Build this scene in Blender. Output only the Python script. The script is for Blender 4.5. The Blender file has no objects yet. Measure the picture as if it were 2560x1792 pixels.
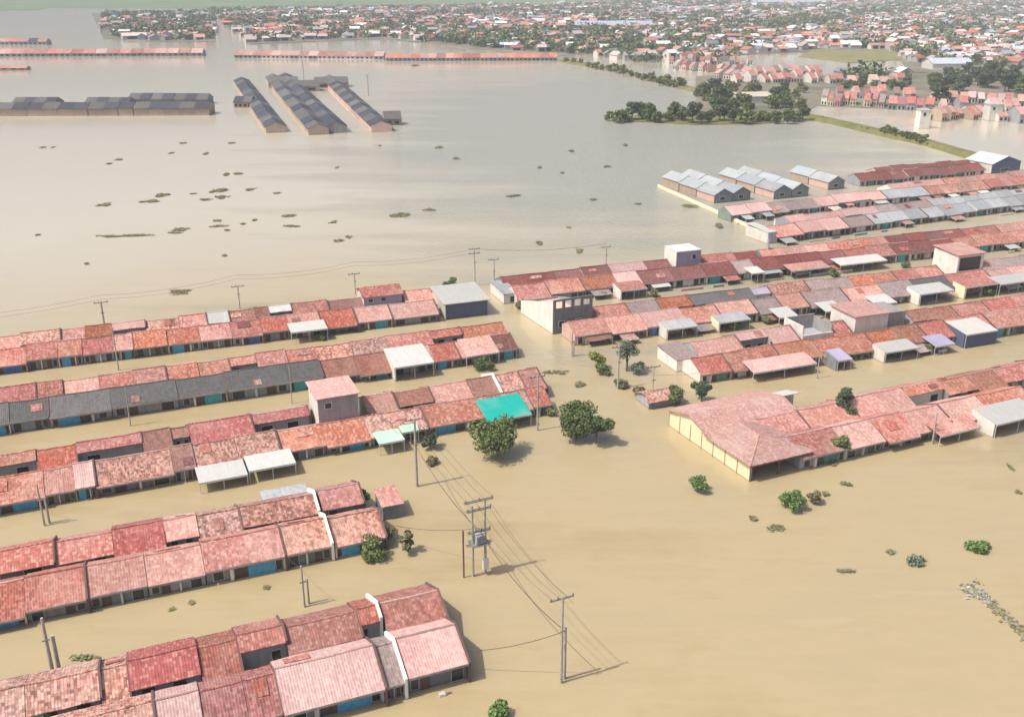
import bpy, math, random
from mathutils import Vector, Matrix
random.seed(7)
R = math.radians
sc = bpy.context.scene
COL = sc.collection

# ------------------------------------------------------------------ camera, world, sun, exposure
F_PX, CX, CY, YH, HC = 2490.0, 1280.0, 896.0, -60.0, 56.0      # focal length in photo pixels (2560 x 1792), camera height
TH = math.atan((CY - YH) / F_PX)
cam = bpy.data.cameras.new('camera')
cam.sensor_fit = 'HORIZONTAL'; cam.sensor_width = 36.0; cam.lens = 36.0 * F_PX / 2560.0
cam.clip_start = 0.5; cam.clip_end = 30000
co = bpy.data.objects.new('camera', cam); COL.objects.link(co)
co.location = (0, 0, HC); co.rotation_euler = (math.pi / 2 - TH, 0, 0)
sc.camera = co
SUN_EL, SHADOW_AZ = R(57), R(23)
to_sun = Vector((-math.cos(SHADOW_AZ) * math.cos(SUN_EL), -math.sin(SHADOW_AZ) * math.cos(SUN_EL), math.sin(SUN_EL)))
w = bpy.data.worlds.new('World'); sc.world = w; w.use_nodes = True
nt = w.node_tree; sky = nt.nodes.new('ShaderNodeTexSky'); sky.sky_type = 'NISHITA'; sky.sun_disc = False
sky.sun_elevation = SUN_EL; sky.sun_rotation = math.atan2(to_sun.x, to_sun.y); sky.dust_density = 5.0; sky.air_density = 1.0
nt.nodes['Background'].inputs['Strength'].default_value = 0.15
nt.links.new(sky.outputs[0], nt.nodes['Background'].inputs['Color'])
sl = bpy.data.lights.new('sun', 'SUN'); sl.energy = 4.0; sl.angle = R(0.7); sl.color = (1.0, 0.95, 0.87)
so = bpy.data.objects.new('sun', sl); COL.objects.link(so); so.rotation_euler = (-to_sun).to_track_quat('-Z', 'Y').to_euler()
so.location = (0, 0, 300)
sc.view_settings.view_transform = 'Standard'; sc.view_settings.look = 'None'
sc.view_settings.exposure = -0.06; sc.view_settings.gamma = 1.0
sc.cycles.volume_bounces = 0; sc.cycles.max_bounces = 6; sc.cycles.diffuse_bounces = 3

# photo measurements are noted in a 2296 x 1607 reading of the picture; P turns one into the ground point it shows
S_ = 2560.0 / 2296.0
def P(x, y, z=0.0):
    u = (x * S_ - CX) / F_PX; v = (y * S_ - CY) / F_PX
    d = Vector((u, math.cos(TH) - v * math.sin(TH), -math.sin(TH) - v * math.cos(TH)))
    s = (z - HC) / d.z
    return Vector((d.x * s, d.y * s, z))

# ------------------------------------------------------------------ materials
MATS = {}
def nodes(name):
    m = bpy.data.materials.new(name); m.use_nodes = True
    t = m.node_tree; b = t.nodes['Principled BSDF']; MATS[name] = m
    return m, t, b
def N(t, kind, **kw):
    n = t.nodes.new(kind)
    for k, v in kw.items(): setattr(n, k, v)
    return n
def math_(t, op, a, b=None, c=None):
    n = N(t, 'ShaderNodeMath', operation=op)
    for i, q in enumerate((a, b, c)):
        if q is None: continue
        if isinstance(q, (int, float)): n.inputs[i].default_value = q
        else: t.links.new(q, n.inputs[i])
    return n.outputs[0]
def mix(t, fac, a, b, blend='MIX'):
    n = N(t, 'ShaderNodeMix', data_type='RGBA', blend_type=blend)
    for sock, q in ((n.inputs[0], fac), (n.inputs[6], a), (n.inputs[7], b)):
        if isinstance(q, (int, float)): sock.default_value = q
        elif isinstance(q, tuple): sock.default_value = q if len(q) == 4 else q + (1,)
        else: t.links.new(q, sock)
    return n.outputs[2]
def ramp(t, fac, stops):
    n = N(t, 'ShaderNodeValToRGB'); t.links.new(fac, n.inputs[0])
    e = n.color_ramp.elements
    while len(e) < len(stops): e.new(0.5)
    for el, (p, c) in zip(e, stops):
        el.position = p; el.color = c if len(c) == 4 else c + (1,)
    return n.outputs[0]
def noise(t, vec, scale, detail=4, rough=0.6):
    n = N(t, 'ShaderNodeTexNoise'); n.inputs['Scale'].default_value = scale
    n.inputs['Detail'].default_value = detail; n.inputs['Roughness'].default_value = rough
    if vec is not None: t.links.new(vec, n.inputs['Vector'])
    return n.outputs['Fac']
def k3(c, f): return tuple(min(1, q * f) for q in c)

def roof_mat(name, col, speck=0.5, stain=0.5, alt=None, tile=True, rough=0.8):
    m, t, b = nodes('roof ' + name)
    tc = N(t, 'ShaderNodeTexCoord'); oi = N(t, 'ShaderNodeObjectInfo')
    add = N(t, 'ShaderNodeVectorMath', operation='ADD')
    sv = N(t, 'ShaderNodeVectorMath', operation='SCALE'); sv.inputs[0].default_value = (37, 19, 0)
    t.links.new(oi.outputs['Random'], sv.inputs['Scale'])
    t.links.new(tc.outputs['Object'], add.inputs[0]); t.links.new(sv.outputs[0], add.inputs[1])
    vec = add.outputs[0]
    sep = N(t, 'ShaderNodeSeparateXYZ'); t.links.new(vec, sep.inputs[0])
    if tile:
        cx = math_(t, 'FLOOR', math_(t, 'MULTIPLY', sep.outputs[0], 4.1)); cy = math_(t, 'FLOOR', math_(t, 'MULTIPLY', sep.outputs[1], 3.4))
        cmb = N(t, 'ShaderNodeCombineXYZ'); t.links.new(cx, cmb.inputs[0]); t.links.new(cy, cmb.inputs[1])
        wn = N(t, 'ShaderNodeTexWhiteNoise', noise_dimensions='2D'); t.links.new(cmb.outputs[0], wn.inputs['Vector'])
        cell = wn.outputs['Value']
    else:
        cmb = N(t, 'ShaderNodeCombineXYZ'); t.links.new(math_(t, 'FLOOR', math_(t, 'MULTIPLY', sep.outputs[0], 1.2)), cmb.inputs[0])
        wn = N(t, 'ShaderNodeTexWhiteNoise', noise_dimensions='2D'); t.links.new(cmb.outputs[0], wn.inputs['Vector'])
        cell = wn.outputs['Value']
    n1 = noise(t, vec, 0.9, 5, 0.65); n2 = noise(t, vec, 0.22, 3, 0.6)
    alt = alt or (col[0] * 0.52, col[1] * 0.46, col[2] * 0.42)
    pale = tuple(q + (e_ - q) * 0.5 * min(1.0, max(col) * 1.7) ** 2 for q, e_ in zip(col, (0.74, 0.60, 0.52)))
    c = mix(t, math_(t, 'MULTIPLY', math_(t, 'POWER', cell, 1.6), speck), col, alt)
    f1 = math_(t, 'MULTIPLY', math_(t, 'SMOOTH_MIN', 1.0, math_(t, 'MAXIMUM', 0.0, math_(t, 'MULTIPLY', math_(t, 'SUBTRACT', n1, 0.5), 5.0)), 0.1), stain)
    c = mix(t, f1, c, alt)
    if tile: c = mix(t, math_(t, 'MULTIPLY', math_(t, 'GREATER_THAN', math_(t, 'FRACT', math_(t, 'MULTIPLY', cell, 17.3)), 0.76), 0.65), c, pale)
    f2 = math_(t, 'MULTIPLY', math_(t, 'MINIMUM', 1.0, math_(t, 'MAXIMUM', 0.0, math_(t, 'MULTIPLY', math_(t, 'SUBTRACT', n2, 0.48), 5.0))), 0.55)
    c = mix(t, f2, c, pale)
    n3 = noise(t, vec, 2.6, 6, 0.75); ms = N(t, 'ShaderNodeMapping'); ms.inputs['Scale'].default_value = (3.2, 0.35, 1); t.links.new(vec, ms.inputs['Vector']); n4 = noise(t, ms.outputs[0], 1.0, 4, 0.65)
    f3 = math_(t, 'MULTIPLY', math_(t, 'MINIMUM', 1.0, math_(t, 'MAXIMUM', 0.0, math_(t, 'MULTIPLY', math_(t, 'SUBTRACT', math_(t, 'ADD', math_(t, 'MULTIPLY', n3, 0.55), math_(t, 'MULTIPLY', n4, 0.45)), 0.475), 7.0))), 0.75 * stain + 0.1)
    c = mix(t, f3, c, (alt[0] * 0.75, alt[1] * 0.8, alt[2] * 0.75))
    hs = N(t, 'ShaderNodeHueSaturation'); t.links.new(c, hs.inputs['Color'])
    t.links.new(math_(t, 'ADD', 0.8, math_(t, 'MULTIPLY', oi.outputs['Random'], 0.36)), hs.inputs['Value'])
    t.links.new(math_(t, 'ADD', 0.87, math_(t, 'MULTIPLY', math_(t, 'FRACT', math_(t, 'MULTIPLY', oi.outputs['Random'], 7.31)), 0.25)), hs.inputs['Saturation'])
    t.links.new(hs.outputs[0], b.inputs['Base Color'])
    wv = math_(t, 'SINE', math_(t, 'MULTIPLY', sep.outputs[0], 2 * math.pi * (4.1 if tile else 6.0)))
    st = math_(t, 'FRACT', math_(t, 'MULTIPLY', sep.outputs[1], 3.4))
    hgt = math_(t, 'ADD', math_(t, 'MULTIPLY', wv, 0.012), math_(t, 'MULTIPLY', st, 0.03 if tile else 0.0))
    bp = N(t, 'ShaderNodeBump'); bp.inputs['Strength'].default_value = 0.7; t.links.new(hgt, bp.inputs['Height']); bp.inputs['Distance'].default_value = 1.0
    t.links.new(bp.outputs[0], b.inputs['Normal'])
    b.inputs['Roughness'].default_value = rough
    return m
def wall_mat(name, col, grime=0.5, rough=0.85):
    m, t, b = nodes('wall ' + name)
    g = N(t, 'ShaderNodeNewGeometry'); oi = N(t, 'ShaderNodeObjectInfo')
    n1 = noise(t, g.outputs['Position'], 0.7, 5, 0.65)
    mp = N(t, 'ShaderNodeMapping'); mp.inputs['Scale'].default_value = (2.2, 2.2, 0.25); t.links.new(g.outputs['Position'], mp.inputs['Vector'])
    n2 = noise(t, mp.outputs[0], 1.0, 3, 0.6)
    f = math_(t, 'MULTIPLY', math_(t, 'MINIMUM', 1.0, math_(t, 'MAXIMUM', 0.0, math_(t, 'MULTIPLY', math_(t, 'SUBTRACT', math_(t, 'MULTIPLY', math_(t, 'ADD', n1, n2), 0.5), 0.44), 4.0))), grime)
    c = mix(t, f, col, (col[0] * 0.5, col[1] * 0.46, col[2] * 0.4))
    sp = N(t, 'ShaderNodeSeparateXYZ'); t.links.new(g.outputs['Position'], sp.inputs[0])
    wet = math_(t, 'SUBTRACT', 1.0, math_(t, 'MINIMUM', 1.0, math_(t, 'MAXIMUM', 0.0, math_(t, 'MULTIPLY', math_(t, 'SUBTRACT', math_(t, 'ADD', sp.outputs[2], math_(t, 'MULTIPLY', n1, 0.12)), 0.16), 9.0))))
    c = mix(t, math_(t, 'MULTIPLY', wet, 0.6), c, (0.16, 0.11, 0.06))
    hs = N(t, 'ShaderNodeHueSaturation'); t.links.new(c, hs.inputs['Color'])
    t.links.new(math_(t, 'ADD', 0.85, math_(t, 'MULTIPLY', oi.outputs['Random'], 0.3)), hs.inputs['Value'])
    t.links.new(hs.outputs[0], b.inputs['Base Color']); b.inputs['Roughness'].default_value = rough
    return m
def plain(name, col, rough=0.6, var=0.25, scale=2.0, metal=0.0):
    m, t, b = nodes(name)
    tc = N(t, 'ShaderNodeTexCoord'); n = noise(t, tc.outputs['Object'], scale, 4)
    c = ramp(t, n, [(0.3, k3(col, 1 - var)), (0.7, k3(col, 1 + var))])
    t.links.new(c, b.inputs['Base Color']); b.inputs['Roughness'].default_value = rough; b.inputs['Metallic'].default_value = metal
    return m
def island(name, col, var=0.35, rough=0.8):
    m, t, b = nodes(name)
    g = N(t, 'ShaderNodeNewGeometry'); hs = N(t, 'ShaderNodeHueSaturation'); hs.inputs['Color'].default_value = col + (1,)
    r = g.outputs['Random Per Island']
    t.links.new(math_(t, 'ADD', 1 - var, math_(t, 'MULTIPLY', r, 2 * var)), hs.inputs['Value'])
    t.links.new(math_(t, 'ADD', 0.75, math_(t, 'MULTIPLY', math_(t, 'FRACT', math_(t, 'MULTIPLY', r, 9.7)), 0.5)), hs.inputs['Saturation'])
    t.links.new(hs.outputs[0], b.inputs['Base Color']); b.inputs['Roughness'].default_value = rough
    return m
def leaf_mat(name, col, hue=0.03, var=0.5):
    m, t, b = nodes(name)
    g = N(t, 'ShaderNodeNewGeometry'); hs = N(t, 'ShaderNodeHueSaturation'); hs.inputs['Color'].default_value = col + (1,)
    r = g.outputs['Random Per Island']
    t.links.new(math_(t, 'ADD', 1 - var, math_(t, 'MULTIPLY', r, 2 * var)), hs.inputs['Value'])
    t.links.new(math_(t, 'ADD', 0.5 - hue, math_(t, 'MULTIPLY', math_(t, 'FRACT', math_(t, 'MULTIPLY', r, 5.3)), 2 * hue)), hs.inputs['Hue'])
    t.links.new(hs.outputs[0], b.inputs['Base Color']); b.inputs['Roughness'].default_value = 0.7
    return m

PINK = (0.53, 0.20, 0.165)
ROOFS = {
    'pink': ('faded pink', roof_mat('pink', PINK, 0.8, 0.75)),
    'lightpink': ('pale pink', roof_mat('lightpink', (0.58, 0.30, 0.245), 0.8, 0.75, alt=(0.42, 0.19, 0.16))),
    'palepink': ('chalky pink', roof_mat('palepink', (0.56, 0.345, 0.32), 0.8, 0.6, alt=(0.48, 0.26, 0.23))),
    'salmon': ('salmon', roof_mat('salmon', (0.55, 0.21, 0.14), 0.8, 0.75)),
    'magenta': ('rose pink', roof_mat('magenta', (0.46, 0.145, 0.135), 0.7, 0.6)),
    'red': ('bright red', roof_mat('red', (0.44, 0.135, 0.10), 0.65, 0.7)),
    'orange': ('rusty orange', roof_mat('orange', (0.41, 0.155, 0.09), 0.7, 0.7)),
    'brick': ('brick red', roof_mat('brick', (0.44, 0.155, 0.115), 0.75, 0.6, alt=(0.20, 0.075, 0.06))),
    'mottle': ('mottled pink', roof_mat('mottle', (0.60, 0.29, 0.22), 1.0, 0.8, alt=(0.19, 0.085, 0.065))),
    'brown': ('brown', roof_mat('brown', (0.30, 0.135, 0.10), 0.5, 0.5)),
    'darkred': ('dark maroon', roof_mat('darkred', (0.24, 0.075, 0.065), 0.6, 0.6)),
    'gray': ('slate grey', roof_mat('gray', (0.135, 0.13, 0.13), 0.5, 0.7, alt=(0.085, 0.075, 0.07))),
    'graypink': ('greyish pink', roof_mat('graypink', (0.36, 0.27, 0.255), 0.7, 0.5, alt=(0.2, 0.16, 0.155))),
    'tin': ('grey tin', roof_mat('tin', (0.40, 0.42, 0.43), 0.3, 0.5, alt=(0.24, 0.24, 0.24), tile=False, rough=0.45)),
    'white': ('white sheet', roof_mat('white', (0.58, 0.57, 0.54), 0.35, 0.6, alt=(0.55, 0.54, 0.5), tile=False, rough=0.4)),
    'cream': ('cream sheet', roof_mat('cream', (0.76, 0.68, 0.55), 0.2, 0.3, tile=False, rough=0.5)),
    'navy': ('blue black', roof_mat('navy', (0.055, 0.063, 0.085), 0.4, 0.5)),
    'mint': ('mint green', roof_mat('mint', (0.50, 0.76, 0.58), 0.2, 0.25, alt=(0.36, 0.58, 0.42), tile=False, rough=0.4)),
    'teal': ('bright turquoise', roof_mat('teal', (0.0, 0.50, 0.41), 0.12, 0.2, alt=(0.0, 0.36, 0.31), tile=False, rough=0.4)),
    'lilac': ('lilac', roof_mat('lilac', (0.50, 0.46, 0.62), 0.2, 0.2, tile=False, rough=0.4)),
    'bluegrey': ('pale blue grey', roof_mat('bluegrey', (0.37, 0.415, 0.44), 0.4, 0.5, alt=(0.30, 0.31, 0.32), tile=False, rough=0.5)),
    'bluewhite': ('pale blue', roof_mat('bluewhite', (0.50, 0.56, 0.64), 0.2, 0.3, tile=False, rough=0.4)),
}
WALLS = {
    'gray': wall_mat('gray', (0.34, 0.355, 0.38), 0.6), 'white': wall_mat('white', (0.72, 0.69, 0.63), 0.5),
    'cream': wall_mat('cream', (0.80, 0.72, 0.48), 0.3), 'slate': wall_mat('slate', (0.21, 0.23, 0.24), 0.6),
    'block': wall_mat('block', (0.30, 0.29, 0.28), 0.8), 'green': wall_mat('green', (0.20, 0.27, 0.23), 0.6),
    'navy': wall_mat('navy', (0.09, 0.11, 0.19), 0.3), 'pinkish': wall_mat('pinkish', (0.62, 0.42, 0.36), 0.5),
    'tan': wall_mat('tan', (0.44, 0.345, 0.26), 0.5), 'lilac': wall_mat('lilac', (0.40, 0.40, 0.50), 0.4),
}
PANELS = {'blue': plain('blue paint', (0.07, 0.36, 0.60), 0.55, 0.2), 'teal': plain('teal paint', (0.05, 0.38, 0.42), 0.55, 0.2),
          'greenp': plain('green paint', (0.09, 0.22, 0.17), 0.6, 0.3), 'redp': plain('maroon paint', (0.24, 0.06, 0.06), 0.6, 0.2),
          'cobalt': plain('cobalt paint', (0.07, 0.16, 0.40), 0.55, 0.2)}
M_PAR_D = wall_mat('parapet dark', (0.16, 0.09, 0.08), 0.5)
M_PAR_W = wall_mat('parapet white', (0.80, 0.77, 0.74), 0.2)
M_DARK = plain('dark glass', (0.018, 0.022, 0.028), 0.15, 0.2)
M_FRAME = plain('white frame paint', (0.6, 0.6, 0.6), 0.5, 0.1)
M_DOOR = plain('door wood', (0.10, 0.065, 0.045), 0.6, 0.3)
M_FASCIA = plain('fascia board', (0.35, 0.30, 0.30), 0.7, 0.25)
M_POST = plain('steel post', (0.55, 0.55, 0.55), 0.5, 0.1)
M_CONC = plain('pole concrete', (0.40, 0.37, 0.33), 0.85, 0.25, 3)
M_STEEL = plain('galvanised steel', (0.32, 0.32, 0.31), 0.5, 0.2, 3, 0.6)
M_TRAFO = plain('transformer grey', (0.42, 0.44, 0.44), 0.5, 0.15)
M_CERAM = plain('insulator ceramic', (0.30, 0.24, 0.20), 0.35, 0.2)
M_WIRE = plain('cable black', (0.10, 0.09, 0.08), 0.6, 0.1)
M_BARK = plain('bark', (0.13, 0.095, 0.065), 0.9, 0.4, 4)
LEAVES = {'deep': leaf_mat('leaf deep', (0.085, 0.125, 0.035)), 'mid': leaf_mat('leaf mid', (0.13, 0.165, 0.048)),
          'lime': leaf_mat('leaf lime', (0.20, 0.22, 0.03)), 'grey': leaf_mat('leaf grey', (0.15, 0.18, 0.12)),
          'fresh': leaf_mat('leaf fresh', (0.12, 0.20, 0.05)), 'dark': leaf_mat('leaf dark', (0.062, 0.092, 0.04)),
          'dry': leaf_mat('leaf dry', (0.21, 0.18, 0.09)), 'olive': leaf_mat('leaf olive', (0.185, 0.185, 0.075))}

# ------------------------------------------------------------------ mesh builder and object helpers
class MB:
    def __init__(s): s.v = []; s.f = []; s.m = []
    def face(s, pts, mi=0):
        n = len(s.v); s.v += [tuple(p) for p in pts]; s.f.append(tuple(range(n, n + len(pts)))); s.m.append(mi)
    def hexa(s, p, mi=0):        # 8 corners: bottom ring 0-3, top ring 4-7 (counter-clockwise from above)
        n = len(s.v); s.v += [tuple(q) for q in p]
        for a in ((3, 2, 1, 0), (4, 5, 6, 7), (0, 1, 5, 4), (1, 2, 6, 5), (2, 3, 7, 6), (3, 0, 4, 7)):
            s.f.append(tuple(n + i for i in a)); s.m.append(mi)
    def box(s, x0, x1, y0, y1, z0, z1, mi=0):
        s.hexa([(x0, y0, z0), (x1, y0, z0), (x1, y1, z0), (x0, y1, z0), (x0, y0, z1), (x1, y0, z1), (x1, y1, z1), (x0, y1, z1)], mi)
    def extrude_x(s, prof, x0, x1, mi=0):      # closed (y,z) profile, counter-clockwise looking along -x
        n = len(s.v); k = len(prof)
        s.v += [(x0, y, z) for y, z in prof] + [(x1, y, z) for y, z in prof]
        s.f.append(tuple(n + i for i in range(k))[::-1]); s.m.append(mi)
        s.f.append(tuple(n + k + i for i in range(k))); s.m.append(mi)
        for i in range(k):
            j = (i + 1) % k; s.f.append((n + i, n + j, n + k + j, n + k + i)); s.m.append(mi)
    def tube(s, pts, rad, n=6, mi=0):
        pts = [Vector(p) for p in pts]; rads = rad if isinstance(rad, (list, tuple)) else [rad] * len(pts)
        base = len(s.v)
        for i, p in enumerate(pts):
            d = (pts[min(i + 1, len(pts) - 1)] - pts[max(i - 1, 0)]).normalized()
            a = d.orthogonal().normalized(); b = d.cross(a)
            for q in range(n):
                an = 2 * math.pi * q / n; s.v.append(tuple(p + (a * math.cos(an) + b * math.sin(an)) * rads[i]))
        for i in range(len(pts) - 1):
            for q in range(n):
                r = (q + 1) % n; s.f.append((base + i * n + q, base + i * n + r, base + (i + 1) * n + r, base + (i + 1) * n + q)); s.m.append(mi)
        s.f.append(tuple(base + q for q in range(n))[::-1]); s.m.append(mi)
        e = base + (len(pts) - 1) * n; s.f.append(tuple(e + q for q in range(n))); s.m.append(mi)
    def mesh(s, name, mats):
        me = bpy.data.meshes.new(name); me.from_pydata(s.v, [], s.f)
        for m in (mats if isinstance(mats, (list, tuple)) else [mats]): me.materials.append(m)
        if any(s.m): me.polygons.foreach_set('material_index', s.m)
        me.update(); return me
    def build(s, name, mats, parent=None):
        o = bpy.data.objects.new(name, s.mesh(name, mats)); COL.objects.link(o)
        if parent: o.parent = parent
        return o
def tag(o, label=None, cat=None, group=None, kind=None):
    if label: o['label'] = label
    if cat: o['category'] = cat
    if group: o['group'] = group
    if kind: o['kind'] = kind
    return o
def thing(name, label, cat, loc, rz=0.0, group=None):
    o = bpy.data.objects.new(name, None); COL.objects.link(o); o.empty_display_size = 0.5
    o.location = loc; o.rotation_euler = (0, 0, rz); tag(o, label, cat, group); return o
def copy_tree(o, parent=None):
    c = o.copy(); COL.objects.link(c)
    if parent: c.parent = parent
    for ch in list(o.children): copy_tree(ch, c)
    return c
ONES = 'first second third fourth fifth sixth seventh eighth ninth tenth eleventh twelfth thirteenth fourteenth fifteenth sixteenth seventeenth eighteenth nineteenth'.split()
TENS = {20: 'twent', 30: 'thirt', 40: 'fort'}
def ordw(n):
    if n <= 19: return ONES[n - 1]
    t_, o_ = n // 10 * 10, n % 10
    return TENS[t_] + ('ieth' if o_ == 0 else 'y-' + ONES[o_ - 1])

# ------------------------------------------------------------------ setting: ground, water, land
def sheet(name, x0, x1, y0, y1, z, mat):
    m = MB(); m.face([(x0, y0, z), (x1, y0, z), (x1, y1, z), (x0, y1, z)]); return tag(m.build(name, mat), kind='structure')
m, t, b = nodes('mud ground'); b.inputs['Base Color'].default_value = (0.18, 0.13, 0.08, 1); b.inputs['Roughness'].default_value = 0.95
sheet('ground', -9000, 9000, -1000, 14000, -1.4, m)

m, t, b = nodes('flood water')
g = N(t, 'ShaderNodeNewGeometry'); pos = g.outputs['Position']
nA = noise(t, pos, 0.012, 4, 0.55); nB = noise(t, pos, 0.09, 3, 0.6)
mp = N(t, 'ShaderNodeMapping'); mp.inputs['Scale'].default_value = (0.012, 0.05, 1); mp.inputs['Rotation'].default_value = (0, 0, R(12)); t.links.new(pos, mp.inputs['Vector'])
nC = noise(t, mp.outputs[0], 1.0, 4, 0.6)
mp2 = N(t, 'ShaderNodeMapping'); mp2.inputs['Scale'].default_value = (0.05, 0.35, 1); mp2.inputs['Rotation'].default_value = (0, 0, R(-20)); t.links.new(pos, mp2.inputs['Vector'])
nD = noise(t, mp2.outputs[0], 1.0, 6, 0.7); nE = noise(t, pos, 0.6, 4, 0.7)
silt = math_(t, 'MULTIPLY', math_(t, 'ADD', math_(t, 'ADD', math_(t, 'ADD', nA, nC), math_(t, 'MULTIPLY', nB, 0.5)), math_(t, 'ADD', math_(t, 'MULTIPLY', nD, 0.7), math_(t, 'MULTIPLY', nE, 0.22))), 0.292)
silt = math_(t, 'ADD', 0.5, math_(t, 'MULTIPLY', math_(t, 'SUBTRACT', silt, 0.5), 1.7))
c = ramp(t, silt, [(0.30, (0.335, 0.255, 0.136)), (0.42, (0.39, 0.308, 0.172)), (0.5, (0.42, 0.336, 0.194)), (0.58, (0.395, 0.322, 0.19)), (0.72, (0.46, 0.38, 0.235))])
# wind-ruffled water: patches of steeper ripples on the open lake
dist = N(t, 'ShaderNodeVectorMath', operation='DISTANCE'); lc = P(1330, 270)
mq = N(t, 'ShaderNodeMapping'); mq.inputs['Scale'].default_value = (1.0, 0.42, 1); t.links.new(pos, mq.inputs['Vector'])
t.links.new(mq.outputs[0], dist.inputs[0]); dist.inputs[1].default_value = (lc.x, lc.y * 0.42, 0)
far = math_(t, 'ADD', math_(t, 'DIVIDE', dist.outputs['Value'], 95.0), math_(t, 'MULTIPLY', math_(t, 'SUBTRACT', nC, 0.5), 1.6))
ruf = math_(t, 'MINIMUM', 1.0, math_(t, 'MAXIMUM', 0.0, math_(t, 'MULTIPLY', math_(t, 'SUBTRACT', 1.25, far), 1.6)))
# open lake: paler silt, with sky glint painted into the base colour
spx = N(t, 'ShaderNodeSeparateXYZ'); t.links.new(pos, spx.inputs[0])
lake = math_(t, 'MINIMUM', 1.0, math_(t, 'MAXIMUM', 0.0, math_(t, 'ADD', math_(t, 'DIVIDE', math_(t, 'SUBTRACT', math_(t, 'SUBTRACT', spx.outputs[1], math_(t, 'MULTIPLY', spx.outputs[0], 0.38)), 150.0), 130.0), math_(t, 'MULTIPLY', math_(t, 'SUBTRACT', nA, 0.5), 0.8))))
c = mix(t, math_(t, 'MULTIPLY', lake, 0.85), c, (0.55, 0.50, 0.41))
c2 = mix(t, math_(t, 'MULTIPLY', ruf, 0.8), c, (0.31, 0.315, 0.275))  # darker sky reflection of the ruffled water, painted into the base colour
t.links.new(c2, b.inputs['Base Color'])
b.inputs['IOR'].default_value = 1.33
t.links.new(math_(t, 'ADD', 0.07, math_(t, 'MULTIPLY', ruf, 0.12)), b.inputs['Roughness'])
mw = N(t, 'ShaderNodeMapping'); mw.inputs['Scale'].default_value = (0.9, 2.0, 1); mw.inputs['Rotation'].default_value = (0, 0, R(-8)); t.links.new(pos, mw.inputs['Vector'])
w1 = noise(t, mw.outputs[0], 0.8, 3, 0.55)
bp = N(t, 'ShaderNodeBump'); bp.inputs['Distance'].default_value = 1.0
t.links.new(math_(t, 'ADD', 0.035, math_(t, 'MULTIPLY', ruf, 0.42)), bp.inputs['Strength']); t.links.new(w1, bp.inputs['Height'])
t.links.new(bp.outputs[0], b.inputs['Normal'])
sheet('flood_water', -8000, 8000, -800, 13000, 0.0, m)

def land_mat(name, c1, c2, scale=0.03):
    m, t, b = nodes(name); g = N(t, 'ShaderNodeNewGeometry')
    n = noise(t, g.outputs['Position'], scale, 6, 0.7)
    t.links.new(ramp(t, n, [(0.35, c1), (0.65, c2)]), b.inputs['Base Color']); b.inputs['Roughness'].default_value = 0.95; return m
L_TOWN = land_mat('town earth', (0.10, 0.105, 0.06), (0.26, 0.22, 0.17))
L_FIELD = land_mat('field grass', (0.17, 0.16, 0.06), (0.26, 0.23, 0.09), 0.05)
L_FAR = land_mat('distant green', (0.10, 0.17, 0.06), (0.17, 0.22, 0.09), 0.006)
L_BANK = land_mat('bank grass', (0.11, 0.115, 0.035), (0.20, 0.18, 0.065), 0.2)
def land(name, pts, mat, top=0.3):
    pr = [P(x, y) if not isinstance(x, Vector) else x for x, y in pts]
    m = MB(); m.face([(p.x, p.y, top) for p in pr])
    k = len(pr)
    for i in range(k):
        a, b_ = pr[i], pr[(i + 1) % k]; m.face([(a.x, a.y, -1.3), (b_.x, b_.y, -1.3), (b_.x, b_.y, top), (a.x, a.y, top)])
    return tag(m.build(name, mat), kind='structure')
def W(x, y): return (Vector((x, y, 0)), 0)
land('far_farmland', [(-900, 24), (90, 24), (110, 18), (520, 20), (1250, 14), (3400, 10), W(6500, 12500), W(-6500, 12500)], L_FAR, 0.30)
land('town_land', [(470, 26), (560, 100), (860, 88), (1120, 118), (1260, 126), (1330, 120), (1450, 122), (1600, 128), (1780, 118), (2020, 138), (2040, 165), (2130, 162), (2600, 215), (3600, 60), (3200, 12), (1200, 16)], L_TOWN, 0.31)
land('far_island', [(205, 30), (480, 28), (484, 94), (330, 95), (232, 88)], L_TOWN, 0.32)
land('playing_field', [(1790, 128), (1830, 112), (2000, 114), (2030, 134), (1900, 142)], L_FIELD, 0.34)
land('suburb_land', [(1560, 172), (1700, 168), (2030, 170), (2110, 160), (2600, 205), (2600, 262), (2260, 246), (1960, 244), (1830, 238), (1790, 262), (1560, 262)], L_TOWN, 0.28)
land('wooded_islet', [(1352, 262), (1480, 258), (1600, 262), (1800, 252), (1815, 268), (1700, 279), (1560, 281), (1480, 276), (1380, 272)], L_BANK, 0.3)
def bank(name, pts, wd, top):
    pr = [P(*q) for q in pts]; m = MB(); L, Rr = [], []
    for i, p in enumerate(pr):
        d = (pr[min(i + 1, len(pr) - 1)] - pr[max(i - 1, 0)]).normalized(); n = Vector((-d.y, d.x, 0))
        j = 0.8 + 0.4 * random.random()
        L.append((p + n * wd * 1.5 * j, p + n * wd * 0.45)); Rr.append((p - n * wd * 0.45, p - n * wd * 1.5 * (1.8 - j)))
    for i in range(len(pr) - 1):
        for a, b_, za, zb in ((L[i][0], L[i][1], -0.8, top), (L[i][1], Rr[i][0], top, top), (Rr[i][0], Rr[i][1], top, -0.8)):
            k = 0 if (a is L[i][0]) else (1 if a is L[i][1] else 2)
            a2, b2 = ((L[i + 1][0], L[i + 1][1]), (L[i + 1][1], Rr[i + 1][0]), (Rr[i + 1][0], Rr[i + 1][1]))[k]
            m.face([(a.x, a.y, za), (b_.x, b_.y, zb), (b2.x, b2.y, zb), (a2.x, a2.y, za)])
    return tag(m.build(name, L_BANK), kind='structure')
bank('causeway', [(1262, 138), (1330, 150), (1400, 163), (1470, 180), (1540, 200), (1600, 212), (1680, 220)], 5.0, 1.3)
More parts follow.
